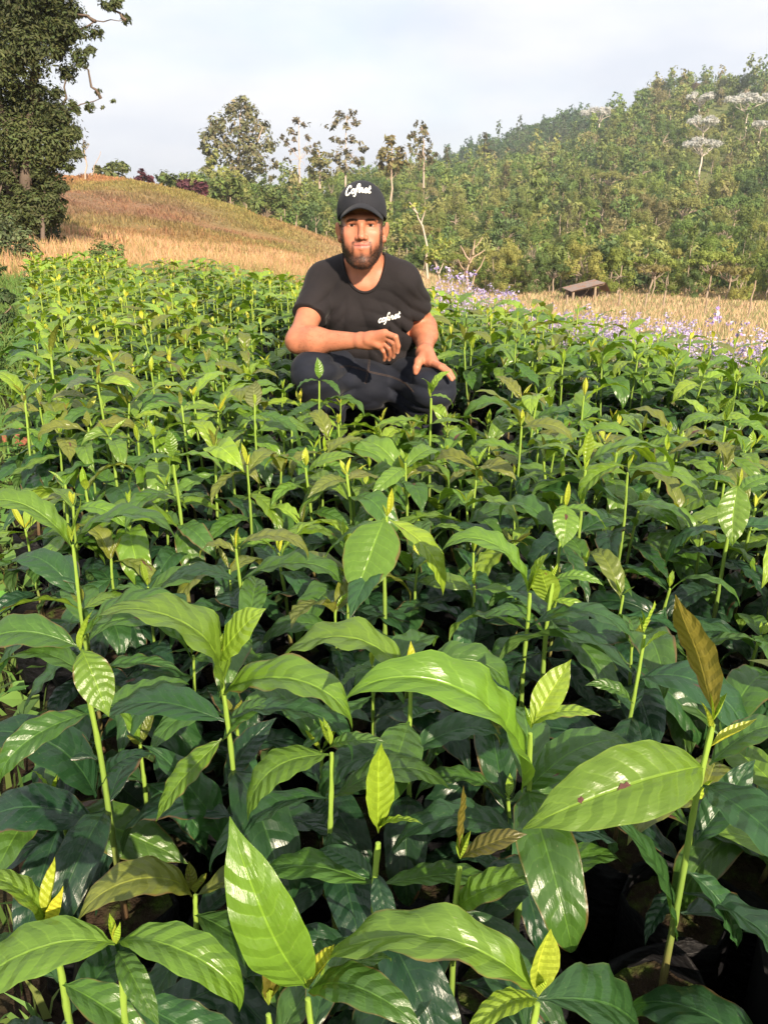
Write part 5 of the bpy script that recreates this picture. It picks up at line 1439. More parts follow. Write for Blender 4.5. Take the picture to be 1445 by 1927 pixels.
hero_tree('eucalyptus_tree', 'slender pale trunked eucalyptus with sparse layered crown on the skyline', 'tree', 120.0,
          [([(564, 352), (564, 300), (562, 226)], .15, .04)],
          [(560, 226, 13), (576, 236, 13), (545, 243, 12), (586, 256, 12), (537, 266, 12), (560, 258, 12), (574, 278, 12), (590, 284, 9), (552, 284, 10), (540, 300, 8), (530, 258, 8), (596, 270, 7), (548, 326, 10), (582, 318, 7)],
          62, .34, (.19, .165, .11), (.52, .40, .34), 'eucalyptus trees on the skyline', flat=.3, squash=.5, droop=.3)
hero_tree('eucalyptus_tree', 'flat topped eucalyptus directly above the black cap', 'tree', 122.0,
          [([(650, 352), (651, 290), (652, 220)], .16, .04)],
          [(645, 217, 14), (662, 216, 13), (674, 232, 12), (622, 240, 12), (634, 228, 12), (652, 240, 10), (640, 262, 14), (668, 262, 15), (682, 282, 12), (636, 290, 18), (658, 292, 16), (672, 300, 12), (645, 312, 20), (685, 300, 8), (626, 262, 8)],
          90, .36, (.18, .16, .095), (.50, .39, .33), 'eucalyptus trees on the skyline', flat=.3, squash=.6, droop=.3)
hero_tree('eucalyptus_tree', 'rounded olive eucalyptus just left of the cap on the ridge', 'tree', 118.0,
          [([(602, 352), (602, 320), (601, 285)], .2, .06)], [(600, 288, 14), (592, 302, 15), (611, 302, 15), (601, 315, 20), (590, 328, 14), (613, 328, 14)], 140, .36, (.19, .185, .07), EU, 'eucalyptus trees on the skyline', flat=.2)
hero_tree('eucalyptus_tree', 'pale trunked eucalyptus right of the cap with domed crown', 'tree', 105.0,
          [([(735, 400), (736, 340), (737, 280)], .16, .04)], [(733, 256, 9), (737, 272, 13), (726, 286, 16), (750, 288, 15), (738, 300, 20), (718, 306, 14), (756, 308, 15), (738, 318, 18)], 130, .34, (.22, .185, .075), (.46, .34, .26), 'eucalyptus trees on the skyline', flat=.2)
hero_tree('eucalyptus_tree', 'tall eucalyptus with two tufts right of the cap on the ridge', 'tree', 125.0,
          [([(797, 350), (798, 300), (794, 240)], .16, .04)], [(790, 234, 12), (798, 246, 12), (772, 256, 10), (784, 258, 11), (800, 268, 14), (792, 282, 16), (808, 290, 15), (798, 304, 18), (815, 306, 10), (770, 278, 9)], 110, .36, (.18, .165, .085), EU, 'eucalyptus trees on the skyline', flat=.2)

def blob_shrub(name, label, cat, px, ptop, pbase, wpx, Y, colr, n=700, leaf=None, group=None, ground=True, squash=.95, flat=.25, aspect=.45, stems=7, shell=.35):
    B = pix(px, pbase, Y)
    if ground: B = Vector((B.x, Y, float(tz(B.x, Y)) - .03))
    top = pix(px, ptop, Y); h = max(.2, top.z - B.z); R = wpx * .5 * Y / FPX
    root = link(name, None, loc=B); tag(root, label, cat, group)
    parts = []; mb = MB(); k = 9
    for i in range(k):
        a = RNG.uniform(0, 6.28); rr = R * math.sqrt(RNG.uniform(0, 1)) * .72; f = RNG.uniform(.25, .82) if i else .8
        ce = np.array((rr * math.cos(a), rr * math.sin(a), h * f * (1 - .25 * (rr / R))))
        cr_ = min(R * .5, h * .3) * RNG.uniform(.7, 1.15)
        parts.append(clump_leaves(ce, cr_, n // k, leaf or R * .08, np.asarray(colr) * RNG.uniform(.75, 1.2), flat, squash, aspect, 0, shell))
        mb.tube(crooked((0, 0, -.02), ce, 5, .08, i), np.linspace(.035 * R + .006, .005, 5), 5, cap=False)
    V, F, C = join_parts(parts)
    link('stem', mb.mesh('stem', (M['bark'],)), root, color=(.17, .13, .09))
    link('crown', mesh_np('crown', V, F, col=C, smooth=False, mats=(M['foliage_attr'],)), root)
    return root
RED = (.10, .035, .045)
for px, pt, pb, w, lab in ((272, 316, 345, 38, 'rounded dark red shrub highest on the left hill crest'), (345, 333, 362, 36, 'dark red shrub on the crest, left of a red pair'), (376, 332, 366, 34, 'dark red shrub at the right end of the crest row')):
    blob_shrub('red_shrub', lab, 'shrub', px, pt, pb, w, 71, RED, 600, .22, 'red shrubs on the hill crest')
for px, pt, pb, w, c, lab in ((222, 296, 335, 52, (.15, .18, .06), 'pale green bush on the crest beside the red shrubs'), (186, 308, 332, 26, (.15, .16, .06), 'small bush at the crest beside a bare sapling'),
                             (318, 318, 352, 46, (.12, .16, .05), 'green bush between the red shrubs on the crest'), (430, 322, 385, 90, (.12, .155, .045), 'wide green bush under the tall eucalyptus'), (500, 340, 408, 80, (.11, .15, .045), 'green bush behind the fence posts on the crest')):
    blob_shrub('bush', lab, 'bush', px, pt, pb, w, 76, c, 900, .24, 'bushes along the hill crest')
blob_shrub('shrub', 'young leafy shrub standing in the dry grass at the left', 'shrub', 207, 432, 508, 78, 11.5, (.13, .185, .055), 900, .035)
blob_shrub('shrub', 'grey green weedy bush below the large left tree', 'shrub', 38, 402, 520, 120, 12.5, (.105, .135, .06), 1500, .04)
blob_shrub('shrub', 'dark tall weed clump at left edge beside the far seedling rows', 'shrub', 8, 470, 660, 90, 6.6, (.06, .10, .04), 1100, .03)
blob_shrub('shrub', 'dark bush under the trunk of the large left tree', 'shrub', 85, 372, 440, 100, 20, (.05, .07, .03), 900, .07)
blob_shrub('shrub', 'low weed clump at left edge near the bricks', 'shrub', -15, 560, 760, 70, 4.6, (.08, .14, .05), 700, .022)

def twiggy(name, label, cat, Y, lines, colr, r0, leaves=None, leafcol=(.3, .33, .07)):
    B = pix(lines[0][0][0], lines[0][0][1], Y); B.z = min(B.z, float(tz(B.x, Y)))
    root = link(name, None, loc=B); tag(root, label, cat); mb = MB()
    for i, l in enumerate(lines):
        pts = [V3(pix(a, b, Y + RNG.uniform(-.2, .2))) - V3(B) for a, b in l]
        if i == 0: pts[0] = np.zeros(3) + np.array((0, 0, -.1))
        P = np.vstack([crooked(pts[k], pts[k + 1], 4, .05, i * 7 + k)[(0 if k == 0 else 1):] for k in range(len(pts) - 1)])
        mb.tube(P, np.linspace(r0 if i == 0 else r0 * .6, r0 * .25, len(P)), 5, cap=False)
    link('trunk', mb.mesh('trunk', (M['bark'],)), root, color=colr)
    if leaves:
        V, F, C = join_parts([clump_leaves(V3(pix(a, b, Y)) - V3(B), r_ * Y / FPX, n, .006 * Y ** .75, leafcol) for a, b, r_, n in leaves])
        link('crown', mesh_np('crown', V, F, col=C, smooth=False, mats=(M['foliage_attr'],)), root)
twiggy('bare_sapling', 'thin bare pale sapling on the hill crest beside the large tree', 'sapling', 64, [[(160, 330), (161, 295), (158, 262)], [(161, 300), (152, 280)], [(160, 290), (168, 272)], [(172, 330), (182, 305), (190, 285)]], (.42, .33, .27), .07, [(158, 272, 8, 40), (150, 290, 8, 30)], (.16, .14, .06))
twiggy('dead_shrub', 'bare branched pale shrub behind the flowers right of the man', 'shrub', 24, [[(880, 560), (878, 520), (884, 490), (908, 446)], [(884, 490), (866, 462)], [(884, 495), (913, 470)], [(878, 520), (862, 488)], [(890, 480), (893, 452)], [(880, 550), (905, 500), (912, 482)]], (.36, .27, .20), .05)
twiggy('leaning_tree', 'pale leaning dead trunk on the slope right of the face', 'tree', 62, [[(806, 470), (795, 425), (778, 385)], [(793, 420), (800, 395)], [(786, 402), (770, 380)]], (.48, .40, .33), .11, [(776, 385, 14, 60), (800, 395, 10, 40)])
twiggy('leaning_tree', 'forked pale stump leaning by the man shoulder', 'tree', 30, [[(832, 545), (826, 520), (818, 486)], [(826, 515), (834, 495)], [(822, 500), (812, 480)]], (.45, .36, .29), .05, [(815, 470, 22, 160), (838, 455, 16, 90), (805, 490, 14, 80)], (.26, .30, .07))

# forest trees: a few templates shared by all
def tree_template(seed, style):
    r = random.Random(seed); parts = []; mb = MB()
    if style == 'round':
        H, R = 6.4, 2.6
        mb.tube(crooked((0, 0, -.6), (r.uniform(-.3, .3), r.uniform(-.3, .3), H * .62), 6, .03, seed), np.linspace(.15, .05, 6), 6, cap=False)
        for i in range(17):
            a = r.uniform(0, 6.28); f = r.random(); rr = R * math.sqrt(r.random()) * (.9 if f < .6 else .6)
            ce = np.array((rr * math.cos(a), rr * math.sin(a), H * (.20 + .72 * f))); parts.append(clump_leaves(ce, r.uniform(.65, 1.15), 330, .13, np.array((1, 1, 1)) * r.uniform(.82, 1.18), .35, .85, s=.12, spread=3.6, shell=.6))
            if i < 7: mb.tube(crooked((0, 0, H * .4), ce, 4, .08, i), np.linspace(.08, .02, 4), 4, cap=False)
    elif style == 'flat':
        H, R = 6.0, 2.9
        mb.tube(crooked((0, 0, -.6), (.2, 0, H * .72), 6, .03, seed), np.linspace(.17, .09, 6), 6, cap=False)
        for i in range(15):
            a = r.uniform(0, 6.28); rr = R * math.sqrt(r.random()); ce = np.array((rr * math.cos(a), rr * math.sin(a), H * (.84 + .13 * r.random() - .10 * (rr / R) ** 2)))
            parts.append(clump_leaves(ce, r.uniform(.55, .85), 260, .15, np.array((1, 1, 1)) * r.uniform(.88, 1.12), .6, .5, s=.12, spread=2.2))
            mb.tube(crooked((.1, 0, H * .55), ce, 5, .06, i), np.linspace(.07, .02, 5), 4, cap=False)
    elif style == 'tall':
        H, R = 10.5, 1.7
        mb.tube(crooked((0, 0, -.8), (r.uniform(-.3, .3), 0, H * .96), 8, .012, seed), np.linspace(.13, .03, 8), 6, cap=False)
        for i in range(15):
            f = r.random(); a = r.uniform(0, 6.28); rr = R * r.uniform(.2, 1) * (1 - .55 * f); ce = np.array((rr * math.cos(a), rr * math.sin(a), H * (.36 + .60 * f)))
            parts.append(clump_leaves(ce, r.uniform(.5, .85), 130, .17, np.array((1, 1, 1)) * r.uniform(.75, 1.2), .15, .8, droop=.4))
            mb.tube(crooked((0, 0, ce[2] - .5), ce, 4, .08, i), np.linspace(.04, .012, 4), 4, cap=False)
    elif style == 'bare':
        H = 5.5
        mb.tube(crooked((0, 0, -.6), (.1, 0, H * .5), 5, .04, seed), np.linspace(.15, .1, 5), 6, cap=False)
        for i in range(12):
            a = r.uniform(0, 6.28); mb.tube(crooked((.1, 0, H * .48), (1.3 * math.cos(a), 1.3 * math.sin(a), H * r.uniform(.75, 1.05)), 5, .1, i), np.linspace(.07, .015, 5), 4, cap=False)
            parts.append(clump_leaves((1.2 * math.cos(a), 1.2 * math.sin(a), H * r.uniform(.75, 1)), .5, 12, .14, (1, 1, 1)))
    V, F, C = join_parts(parts)
    return mb.mesh('trunk', (M['bark'],)), V, F, C
def crown_mat():
    m, t, out = new_mat('tree_crown')
    oc = N(t, 'ShaderNodeObjectInfo').outputs['Color']; vc = color_src(t, 'attr')
    c = mixc(t, 1.0, oc, vc, 'MULTIPLY')
    p = N(t, 'ShaderNodeBsdfPrincipled'); t.links.new(c, p.inputs['Base Color']); p.inputs['Roughness'].default_value = .65; p.inputs['Specular IOR Level'].default_value = .2
    tr = N(t, 'ShaderNodeBsdfTranslucent'); t.links.new(c, tr.inputs['Color'])
    mx = N(t, 'ShaderNodeMixShader'); mx.inputs[0].default_value = .33
    t.links.new(p.outputs[0], mx.inputs[1]); t.links.new(tr.outputs[0], mx.inputs[2]); t.links.new(mx.outputs[0], out.inputs['Surface'])
    return m
M['crown'] = crown_mat()
TEMPL = {}
for st, n in (('round', 5), ('flat', 2), ('tall', 3), ('bare', 2)):
    TEMPL[st] = []
    for i in range(n):
        tm, V, F, C = tree_template(500 + 31 * i + len(st), st)
        TEMPL[st].append((tm, mesh_np('crown', V, F, col=C, smooth=False, mats=(M['crown'],)), V, F, C))
GREENS = [((.165, .215, .06), 'green'), ((.20, .24, .07), 'light green'), ((.125, .19, .055), 'green'), ((.235, .255, .08), 'yellow green'), ((.10, .155, .055), 'dark green'), ((.235, .215, .095), 'brownish'), ((.15, .225, .055), 'green'), ((.26, .27, .085), 'yellow green'), ((.20, .255, .065), 'light green')]
SPECIAL = []
def place_tree(style, P, s, colr, label, group, name='forest_tree', bark=None, sz=None):
    tm, cm = random.choice(TEMPL[style])[:2]
    root = link(name, None, loc=P); root.rotation_euler.z = random.uniform(0, 6.28); root.scale = (s, s, s * (sz or random.uniform(.85, 1.15)))
    tag(root, label, 'tree', group)
    link('trunk', tm, root, color=bark or (.34, .27, .21)); link('crown', cm, root, color=colr)
    return root
def special(style, px, py, hpx, colr, label, group=None, name='forest_tree', bark=None, y0=60):
    P = hit_terrain(px, py, y0)
    if P is None: return
    SPECIAL.append((px, P.y, P.x))
    h0 = {'round': 6.4, 'flat': 6.0, 'tall': 10.5, 'bare': 5.5}[style]
    return place_tree(style, P - Vector((0, 0, .2)), hpx * P.y / FPX / h0, colr, label, group, name, bark, 1.0)
SIL = (.64, .64, .60)
for px, py, h, lab in ((1398, 262, 48, 'largest silver white crowned tree near the hilltop at right'), (1122, 272, 40, 'silver crowned tree standing left of the others below the hilltop'), (1312, 236, 34, 'silvery crowned tree among dark trees under the skyline'),
                       (1318, 290, 40, 'small silver tree tuft above the pale trunked one'), (1314, 338, 46, 'silver crowned tree with pale visible trunk on the right slope'), (1425, 272, 26, 'silver crown at the far right edge below the largest one')):
    special('flat', px, py, h * 1.5, SIL, lab, 'silver crowned trees on the hillside', 'silver_tree', (.6, .52, .45))
for px, py, h, lab in ((1195, 283, 40, 'bare pale forked tree high on the right slope'), (1254, 305, 34, 'bare pale tree right of the forked one'), (1372, 350, 40, 'pale bare trunk tree near the right edge of the slope'), (1110, 300, 34, 'thin bare tree below the skyline notch')):
    special('bare', px, py, h, (.28, .24, .14), lab, 'bare trees on the hillside', 'bare_tree', (.58, .48, .38))
for px, py, h, c, lab in ((1125, 495, 130, (.16, .16, .07), 'tallest slim trunked tree in the middle of the right slope'), (1063, 478, 88, (.15, .15, .07), 'slim tree left of the tallest on the right slope'), (1083, 475, 80, (.15, .155, .07), 'slim tree beside the tallest on the right slope'),
                          (911, 345, 82, (.12, .12, .055), 'narrow conical tree below the far dark hill'), (947, 390, 70, (.15, .14, .06), 'slim brownish tree on the slope below the conical one'), (840, 345, 60, (.12, .125, .055), 'slim tree at the foot of the far ridge'), (1035, 352, 60, (.15, .145, .06), 'slim tree above the slope middle')):
    special('tall', px, py, h, c, lab, 'slim trunked trees on the slope', 'slim_tree', (.5, .40, .30))
for px, py, h, c, lab in ((1165, 190, 52, (.20, .16, .11), 'brownish bare crowned tree on top of the right hill'), (1310, 205, 56, (.20, .155, .10), 'brown leaved tree on the skyline at right'), (945, 435, 46, (.24, .165, .12), 'pinkish brown dry tree on the middle slope'), (1105, 222, 44, (.20, .16, .11), 'leafless brown crown at the skyline notch'), (1240, 190, 44, (.10, .12, .05), 'dark round tree on the skyline between brown ones'), (1400, 195, 60, (.07, .10, .05), 'dark blue green tree on the skyline near right edge'), (1350, 195, 50, (.09, .11, .06), 'greyish tree on the skyline right of the brown one')):
    special('round', px, py, h * .75, c, lab, 'trees on the skyline and slope that stand out')
for px, pt, pb, w, lab in ((975, 488, 552, 66, 'bright yellow green bush behind the flowers'), (1152, 505, 560, 70, 'yellow green bush right of the small shelter'), (1265, 510, 575, 110, 'wide yellow green bush behind the fence posts'), (1075, 500, 545, 60, 'green bush just left of the small shelter'), (1395, 520, 590, 90, 'green bush beside the tall leaning post at right')):
    blob_shrub('bush', lab, 'bush', px, pt, pb, w, 70, (.25, .26, .05) if 'yellow' in lab else (.13, .17, .05), 800, .24, 'bushes at the foot of the forest slope')

def forest():
    cand = []
    sp = 4.2
    for ix in range(-50, 125):
        for iy in range(15, 122):
            y = iy * sp + random.uniform(-1.7, 1.7); x = ix * sp + random.uniform(-1.7, 1.7)
            if y < 60 or y > 470: continue
            px = CX + FPX * 1.05 * x / y
            if px < 360 or px > 1640: continue
            r0 = np.interp(px, [360, 426, 640, 760, 900, 1100, 1445, 1640], [90, 86, 86, 82, 76, 74, 70, 70])
            if y < r0: continue
            if y > 175 and px < 620: continue
            if y > 300 and random.random() < .25: continue
            if any((abs(px - a) < 24 and 0 < b - y < 16) or (abs(b - y) < 4 and abs(x - c) < 3) for a, b, c in SPECIAL): continue
            cand.append((x, y, px))
    for _ in range(330):                                   # bushes along the foot of the forest
        px = random.uniform(380, 1560); r0 = np.interp(px, [380, 640, 760, 860, 1000, 1560], [82, 80, 76, 62, 57, 55])
        y = r0 + random.uniform(0, 1) ** 1.3 * 24; cand.append(((px - CX) / (FPX * 1.03) * y, y, px))
    # nearest along each line of sight show largest
    cand.sort(key=lambda c: c[1])
    vis = []; horizon = {}
    for x, y, px in cand:
        z = float(tz(x, y)); edge = np.interp(y, [70, 90, 130, 200], [.40, .60, .70, .70]); s = 1.15 * edge * random.uniform(.65, 1.35) * float(np.interp(px, [400, 640, 860, 1000], [.62, .66, .85, 1.0]))
        cx, cyt = px_of(x, y, z + 6 * s); _, cyb = px_of(x, y, z)
        b = int(px // 12); hz = min(horizon.get(b + k, 2000) for k in (-1, 0, 1))
        show = min(cyb, hz) - cyt; w = 5 * s * FPX / y
        vis.append((show * w, x, y, z, px, s)); 
        for k in (-1, 0, 1): horizon[b + k] = min(horizon.get(b + k, 2000), cyt + 4)
    vis = [v for v in vis if v[0] > -400]
    order = sorted(vis, key=lambda v: -v[0])
    ind, rest = order[:250], order[250:]
    for _, x, y, z, px, s in ind:
        st = random.choices(('round', 'flat', 'tall', 'bare'), (.76, .12, .09 if y < 220 else 0, .03))[0]
        far_ = y > 320
        c, cname = random.choice(GREENS); c = np.array(c) * random.uniform(.95, 1.35)
        if far_: c = c * np.array((.42, .58, .72)); cname = 'dark green'  # darker woods on the far ridge, haze blue put into their colour
        if st == 'tall': c = c * np.array((1.05, .95, 1.05))
        if y < 88 and px > 780: c = c * np.array((1.2, 1.15, 1.0))
        size = 'small' if s < .5 else 'large' if s > .85 else 'mid sized'
        lab = {'round': f'{size} rounded {cname} tree', 'flat': f'{size} flat crowned {cname} tree', 'tall': f'slender pale trunked {cname} tree', 'bare': f'thinly leaved {cname} tree'}[st]
        where = 'behind the left hill crest' if px < 640 else ('on the ridge behind the man' if px < 860 else ('at the foot of the right hillside' if y < 115 else 'midway up the right hillside' if y < 200 else 'high on the right hillside'))
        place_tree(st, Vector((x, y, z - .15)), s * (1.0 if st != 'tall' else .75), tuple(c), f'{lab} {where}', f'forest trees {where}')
    Vs, Fs, Cs = [], [], []; nv = 0; mb = MB()
    low = []
    for tpl in TEMPL['round'][:3] + TEMPL['tall'][:1]:
        V, F, C = tpl[2:]; n = len(V) // 4; idx = RNG.choice(n, n // 14, replace=False)
        q = V.reshape(n, 4, 3)[idx]; ce = q.mean(1, keepdims=True); q = ce + (q - ce) * 2.9
        k = np.arange(len(idx))[:, None] * 4; low.append((q.reshape(-1, 3), np.concatenate([k + [0, 1, 2], k + [0, 2, 3]]), C.reshape(n, 4, 3)[idx].reshape(-1, 3)))
    for _, x, y, z, px, s in rest:
        V, F, C = low[random.choices(range(4), (3, 3, 3, 1))[0]]
        a = random.uniform(0, 6.28); ca, sa = math.cos(a), math.sin(a); s2 = s * random.uniform(.9, 1.2)
        W = np.stack([V[:, 0] * ca - V[:, 1] * sa, V[:, 0] * sa + V[:, 1] * ca, V[:, 2]], 1) * s2 + np.array((x, y, z - .15))
        c = np.array(random.choice(GREENS)[0]) * random.uniform(.95, 1.35)
        if y > 320: c = c * np.array((.42, .58, .72))  # same dark tone and painted haze blue for the merged far crowns
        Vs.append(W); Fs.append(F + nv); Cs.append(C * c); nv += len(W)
        mb.tube([(x, y, z - .5), (x, y, z + 3.6 * s2)], [.16 * s2, .09 * s2], 4, col=(.30, .24, .18), cap=False)
    o = link('distant_forest', mesh_np('distant_forest', np.vstack(Vs), np.vstack(Fs), col=np.vstack(Cs), smooth=False, mats=(M['foliage_attr'],)))
    tag(o, 'dense mixed forest covering the hillside and far ridge', 'forest', None, 'stuff')
    t_ = link('trunks', mb.mesh('trunks', (M['attr'],)), o); t_['kind'] = 'stuff'
    print('FOREST', len(ind), len(rest))
forest()

# ------------------------------------------------------------------ flowers
def flower_templates():
    out = []
    for s in range(5):
        r = random.Random(900 + s); st = MB(); lv = []; fl_V, fl_F, fl_C = [], [], []; nv = 0
        for k in range(r.choice((4, 5, 6))):
            a = r.uniform(0, 6.28); h = r.uniform(.42, .66); lean = r.uniform(.03, .14)
            top = np.array((lean * math.cos(a), lean * math.sin(a), h)); P = crooked((0, 0, -.02), top, 6, .035, s * 9 + k)
            st.tube(P, np.linspace(.003, .0015, 6), 4, cap=False)
            for j in range(7):
                f = r.uniform(.15, .9); c = P[min(5, int(f * 5))]; lv.append(leaf_quads(c[None] + RNG.normal(0, .018, (3, 3)), RNG.uniform(.014, .03, 3), jitter_col((.15, .19, .09), 3), .2, .3))
            for j in range(r.choice((1, 2, 2))):
                ce = top + RNG.normal(0, .018, 3) * (j > 0)
                for q in range(r.randint(5, 9)):
                    c = ce + RNG.normal(0, .013, 3); nrm = RNG.normal(size=3) + np.array((0, -.5, .9)); nrm /= np.linalg.norm(nrm); a_ = np.cross(nrm, RNG.normal(size=3)); a_ /= np.linalg.norm(a_); b_ = np.cross(nrm, a_)
                    rr = r.uniform(.007, .011); ring = [c]
                    for i in range(10):
                        an = 2 * math.pi * i / 10; rad_ = rr * (1.0 if i % 2 == 0 else .55); ring.append(c + rad_ * (math.cos(an) * a_ + math.sin(an) * b_) + nrm * rr * .25)
                    fl_V += ring; fl_F += [(nv, nv + 1 + i, nv + 1 + (i + 1) % 10) for i in range(10)]
                    cc = np.array(r.choice(((.50, .41, .68), (.58, .51, .72), (.66, .60, .74), (.42, .31, .64)))); fl_C += [cc * .8] + [cc] * 10; nv += 11
        V, F, C = join_parts(lv)
        out.append((st.mesh('stem', (M['bark'],)), mesh_np('foliage', V, F, col=C, smooth=False, mats=(M['foliage_attr'],)), mesh_np('blossoms', np.array(fl_V), np.array(fl_F), col=np.array(fl_C), smooth=False, mats=(M['foliage_attr'],))))
    return out
FT = flower_templates()
def flower_spots(n, a0, a1, lo, hi):
    out = []
    while len(out) < n:
        px = random.uniform(a0, a1); a = (px - CX) / (FPX * .99); Y = random.uniform(2.8, 13.0); x = a * Y
        if in_poly(x, Y): continue
        d = float(seg_dist(np.array([x]), np.array([Y]), FIELD, True)[0])
        if not (lo < d < hi) or Y < 3.0: continue
        if vnoise(np.array([x]), np.array([Y]), .7, 51)[0] < -.35 and random.random() < .7: continue
        out.append((x, Y))
    return out
for (x, y) in flower_spots(140, 800, 1500, .10, 2.4) + flower_spots(75, 860, 1330, 1.6, 4.2):
    r = link('flowering_weed', None, loc=(x, y, float(tz(x, y)))); r.rotation_euler.z = random.uniform(0, 6.28); s = random.uniform(.75, 1.05) * float(np.interp(x / y, [.08, .2, .32], [1.35, 1.05, 1.0])); r.scale = (s, s, s * random.uniform(.8, 1.0))
    fx, _ = px_of(x, y, .4); fd = float(seg_dist(np.array([x]), np.array([y]), FIELD, True)[0])
    zone = 'beside the shoulder of the man' if fx < 930 else 'before the small shelter' if fx < 1150 else 'before the fence posts' if fx < 1330 else 'near the right edge'
    depth_ = 'just behind the last seedlings' if fd < .7 else 'in the middle of the flower strip' if fd < 1.8 else 'at the back of the flower strip'
    tag(r, f'lilac flowering weed {depth_} {zone}', 'flower', f'lilac flowering weeds {depth_} {zone}')
    a, b, c = random.choice(FT)
    link('stem', a, r, color=(.22, .24, .12)); link('foliage', b, r); link('blossoms', c, r)
P = pix(1378, 650, 3.35)
r = link('flowering_weed', None, loc=(P.x, P.y, float(tz(P.x, P.y)))); r.scale = (1.0, 1.0, 1.02); tag(r, 'tallest lilac flowering weed standing alone near the right edge', 'flower')
a, b, c = FT[1]; link('stem', a, r, color=(.22, .24, .12)); link('foliage', b, r); link('blossoms', c, r)
def flower_under():
    pts = np.array(flower_spots(3200, 790, 1560, .12, 3.4) + flower_spots(2600, 790, 1180, 2.5, 8.0)); x, y = pts.T; n = len(x)
    p1 = blades('g', with_z(x, y, -.02), RNG.uniform(.22, .50, n) * np.interp(x / y, [.08, .32], [1.3, 1.0]), RNG.uniform(.004, .008, n), jitter_col((.22, .23, .11), n, .3, .12), .5)
    k = RNG.integers(0, n, 9000); z = RNG.uniform(.03, .42, 9000)
    P = with_z(x[k], y[k]) + np.stack([RNG.normal(0, .05, 9000), RNG.normal(0, .05, 9000), z], 1)
    p2 = leaf_quads(P, RNG.uniform(.010, .024, 9000), jitter_col((.17, .20, .10), 9000, .3, .12), .2, .35)
    stuff_mesh('flower_undergrowth', [p1, p2], M['foliage_attr'], 'grey green stems and leaves beneath the lilac flowers', 'weeds')
flower_under()

# ------------------------------------------------------------------ fence posts, shelter, bricks
def post(px, pbase, hpx, tilt, label, group, Y=None, r=.05):
    P = pix(px, pbase, Y) if Y else hit_terrain(px, pbase, 12)
    if P is None: return
    P.z = float(tz(P.x, P.y)) - .1; h = max(.7, hpx * P.y / FPX); mb = MB()
    h2 = min(h, 3.0)
    pts = crooked((0, 0, 0), (tilt * h2, 0, h2 + .1), 6, .015, int(px)); mb.tube(pts, np.linspace(r, r * .8, 6), 7)
    o = link('fence_post', mb.mesh('fence_post', (M['wood'],)), loc=P); tag(o, label, 'fence post', group)
names = ['first', 'second', 'third', 'fourth', 'fifth', 'sixth', 'seventh']
for i, (px, pb) in enumerate(((434, 379), (464, 387), (529, 409), (557, 419), (576, 424), (595, 430), (614, 437))):
    post(px, pb, 15, 0.02 * (-1) ** i, f'{names[i]} fence post from the left along the hill crest', 'posts along the hill crest', 69.5 + .5 * i, .065)
for i, (px, pb, h, t) in enumerate(((1066, 566, 20, 0), (1164, 572, 26, 0), (1213, 576, 28, .05), (1248, 576, 34, 0), (1324, 592, 34, .05), (1351, 596, 44, -.12), (1405, 598, 72, .06))):
    post(px, pb, h, t, ['short post left of the small shelter', 'pale post just right of the small shelter', 'second pale post right of the small shelter', 'thin upright post in front of the yellow bush', 'thin post among dry grass at right', 'thick leaning post among dry grass', 'tallest thin leaning post near the right edge'][i], 'posts across the dry meadow', 46 if px < 1300 else 30, .07 if px < 1300 else .035)

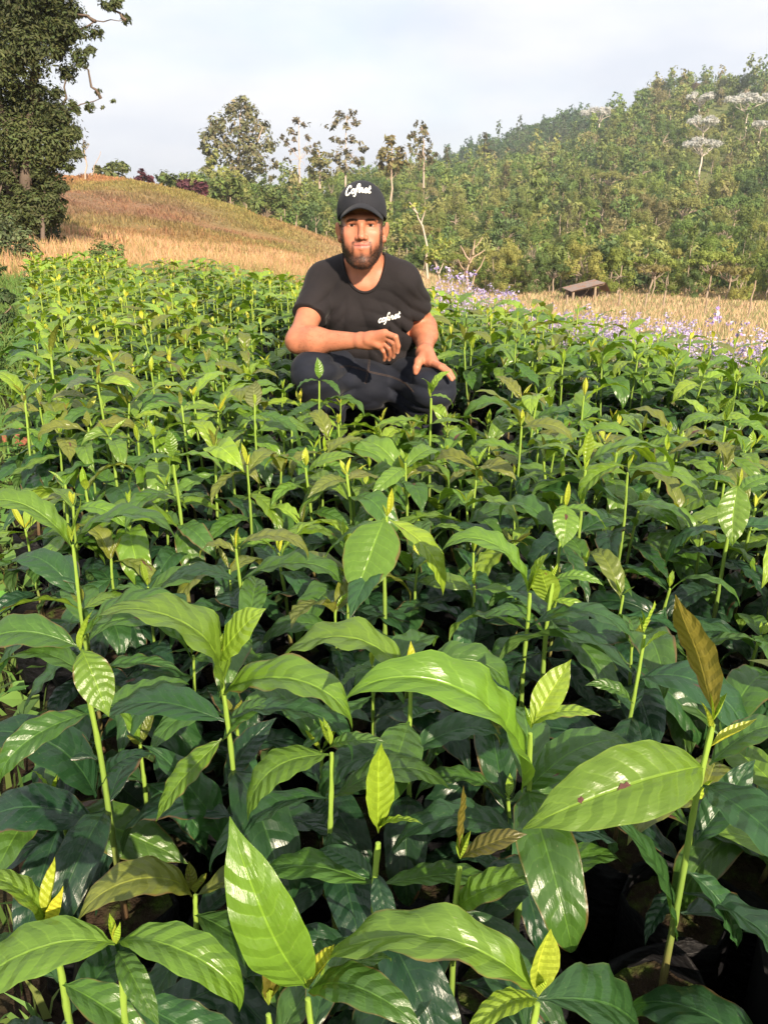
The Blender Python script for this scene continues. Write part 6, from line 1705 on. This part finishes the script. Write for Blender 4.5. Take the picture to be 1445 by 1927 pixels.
def shelter():
    Y = 52.0; B = pix(1104, 563, Y); B.z = float(tz(B.x, Y)); u = Y / FPX
    root = link('shelter', None, loc=B); tag(root, 'small open shelter with rusty corrugated roof behind the flowers', 'shelter')
    pz = lambda py: pix(1104, py, Y).z - B.z; X = lambda px: pix(px, 545, Y).x - B.x
    rust = simple_mat('rusty_sheet', (.27, .21, .18), .75, .3, 20, .4, 6, tint=((.33, .16, .09), 3.0)); dark = simple_mat('old_boards', (.10, .07, .05), .9, .4, 20)
    zr, zl, zq = pz(529), pz(545), pz(548)
    def sheet(name, x0, z0, x1, z1):
        n, m = 18, 24; V = []
        for i in range(n + 1):
            f = i / n
            for j in range(m + 1):
                yy = -1.3 + 2.8 * j / m; V.append((x0 + (x1 - x0) * f, yy, z0 + (z1 - z0) * f + .02 * math.sin(j * 2.1)))
        V = np.array(V); k = m + 1
        F = [(i * k + j, i * k + j + 1, (i + 1) * k + j + 1, (i + 1) * k + j) for i in range(n) for j in range(m)]
        V2 = np.vstack([V, V - np.array((0, 0, .02))]); F2 = F + [tuple(reversed([q + len(V) for q in f])) for f in F]
        link(name, mesh_np(name, V2, np.array(F2), mats=(rust,)), root)
    sheet('roof_sheet', X(1066), zl, X(1127), zr); sheet('roof_sheet', X(1128.5), zr, X(1140), zq)
    for px, yy, top in ((1072, -1.0, pz(544)), (1111, -1.1, pz(535)), (1135, -1.0, pz(544)), (1074, 1.1, pz(544)), (1133, 1.1, pz(544))):
        mb = MB(); mb.tube(crooked((X(px), yy, -.4), (X(px), yy, top - .05), 4, .01, int(px)), [.10, .09, .09, .08], 7); link('post', mb.mesh('post', (M['wood'],)), root)
    mb = MB(); mb.box(((X(1072) + X(1135)) / 2, 1.15, pz(556)), (X(1135) - X(1072), .05, pz(545) - pz(566)), 0); link('back_wall', mb.mesh('back_wall', (dark,), smooth=False), root)
    mb = MB(); mb.tube([(X(1068), -1.05, pz(546)), (X(1127), -1.05, pz(532))], .06, 6); link('rafter', mb.mesh('rafter', (M['wood'],)), root)
shelter()
brk = simple_mat('fired_brick', (.36, .13, .075), .9, .6, 60, .35, 25)
for px, py, rz, lab in ((6, 606, .3, 'broken red brick on the path at the far left edge'), (48, 826, -.5, 'weathered brick lying beside the first bags at the left')):
    P = pixz(px, py, .03); mb = MB(); mb.box((0, 0, .03), (.20, .10, .06), rz, (.06, .05))
    me = mb.mesh('brick', (brk,), smooth=False); o = link('brick', me, loc=(P.x, P.y, float(tz(P.x, P.y)) - .005)); tag(o, lab, 'brick')
    bv = o.modifiers.new('bevel', 'BEVEL'); bv.width = .008; bv.segments = 2

# ------------------------------------------------------------------ air
def haze():
    mb = MB(); mb.box((0, 0, 24), (6100, 6100, 76))
    m, t, out = new_mat('haze_air'); v = N(t, 'ShaderNodeVolumePrincipled')
    v.inputs['Color'].default_value = (.80, .86, .95, 1); v.inputs['Density'].default_value = .0005; v.inputs['Anisotropy'].default_value = .2
    t.links.new(v.outputs[0], out.inputs['Volume'])
    o = link('haze', mb.mesh('haze', (m,), smooth=False)); tag(o, 'thin pale haze in the air over the valley', 'haze', None, 'stuff')
haze()
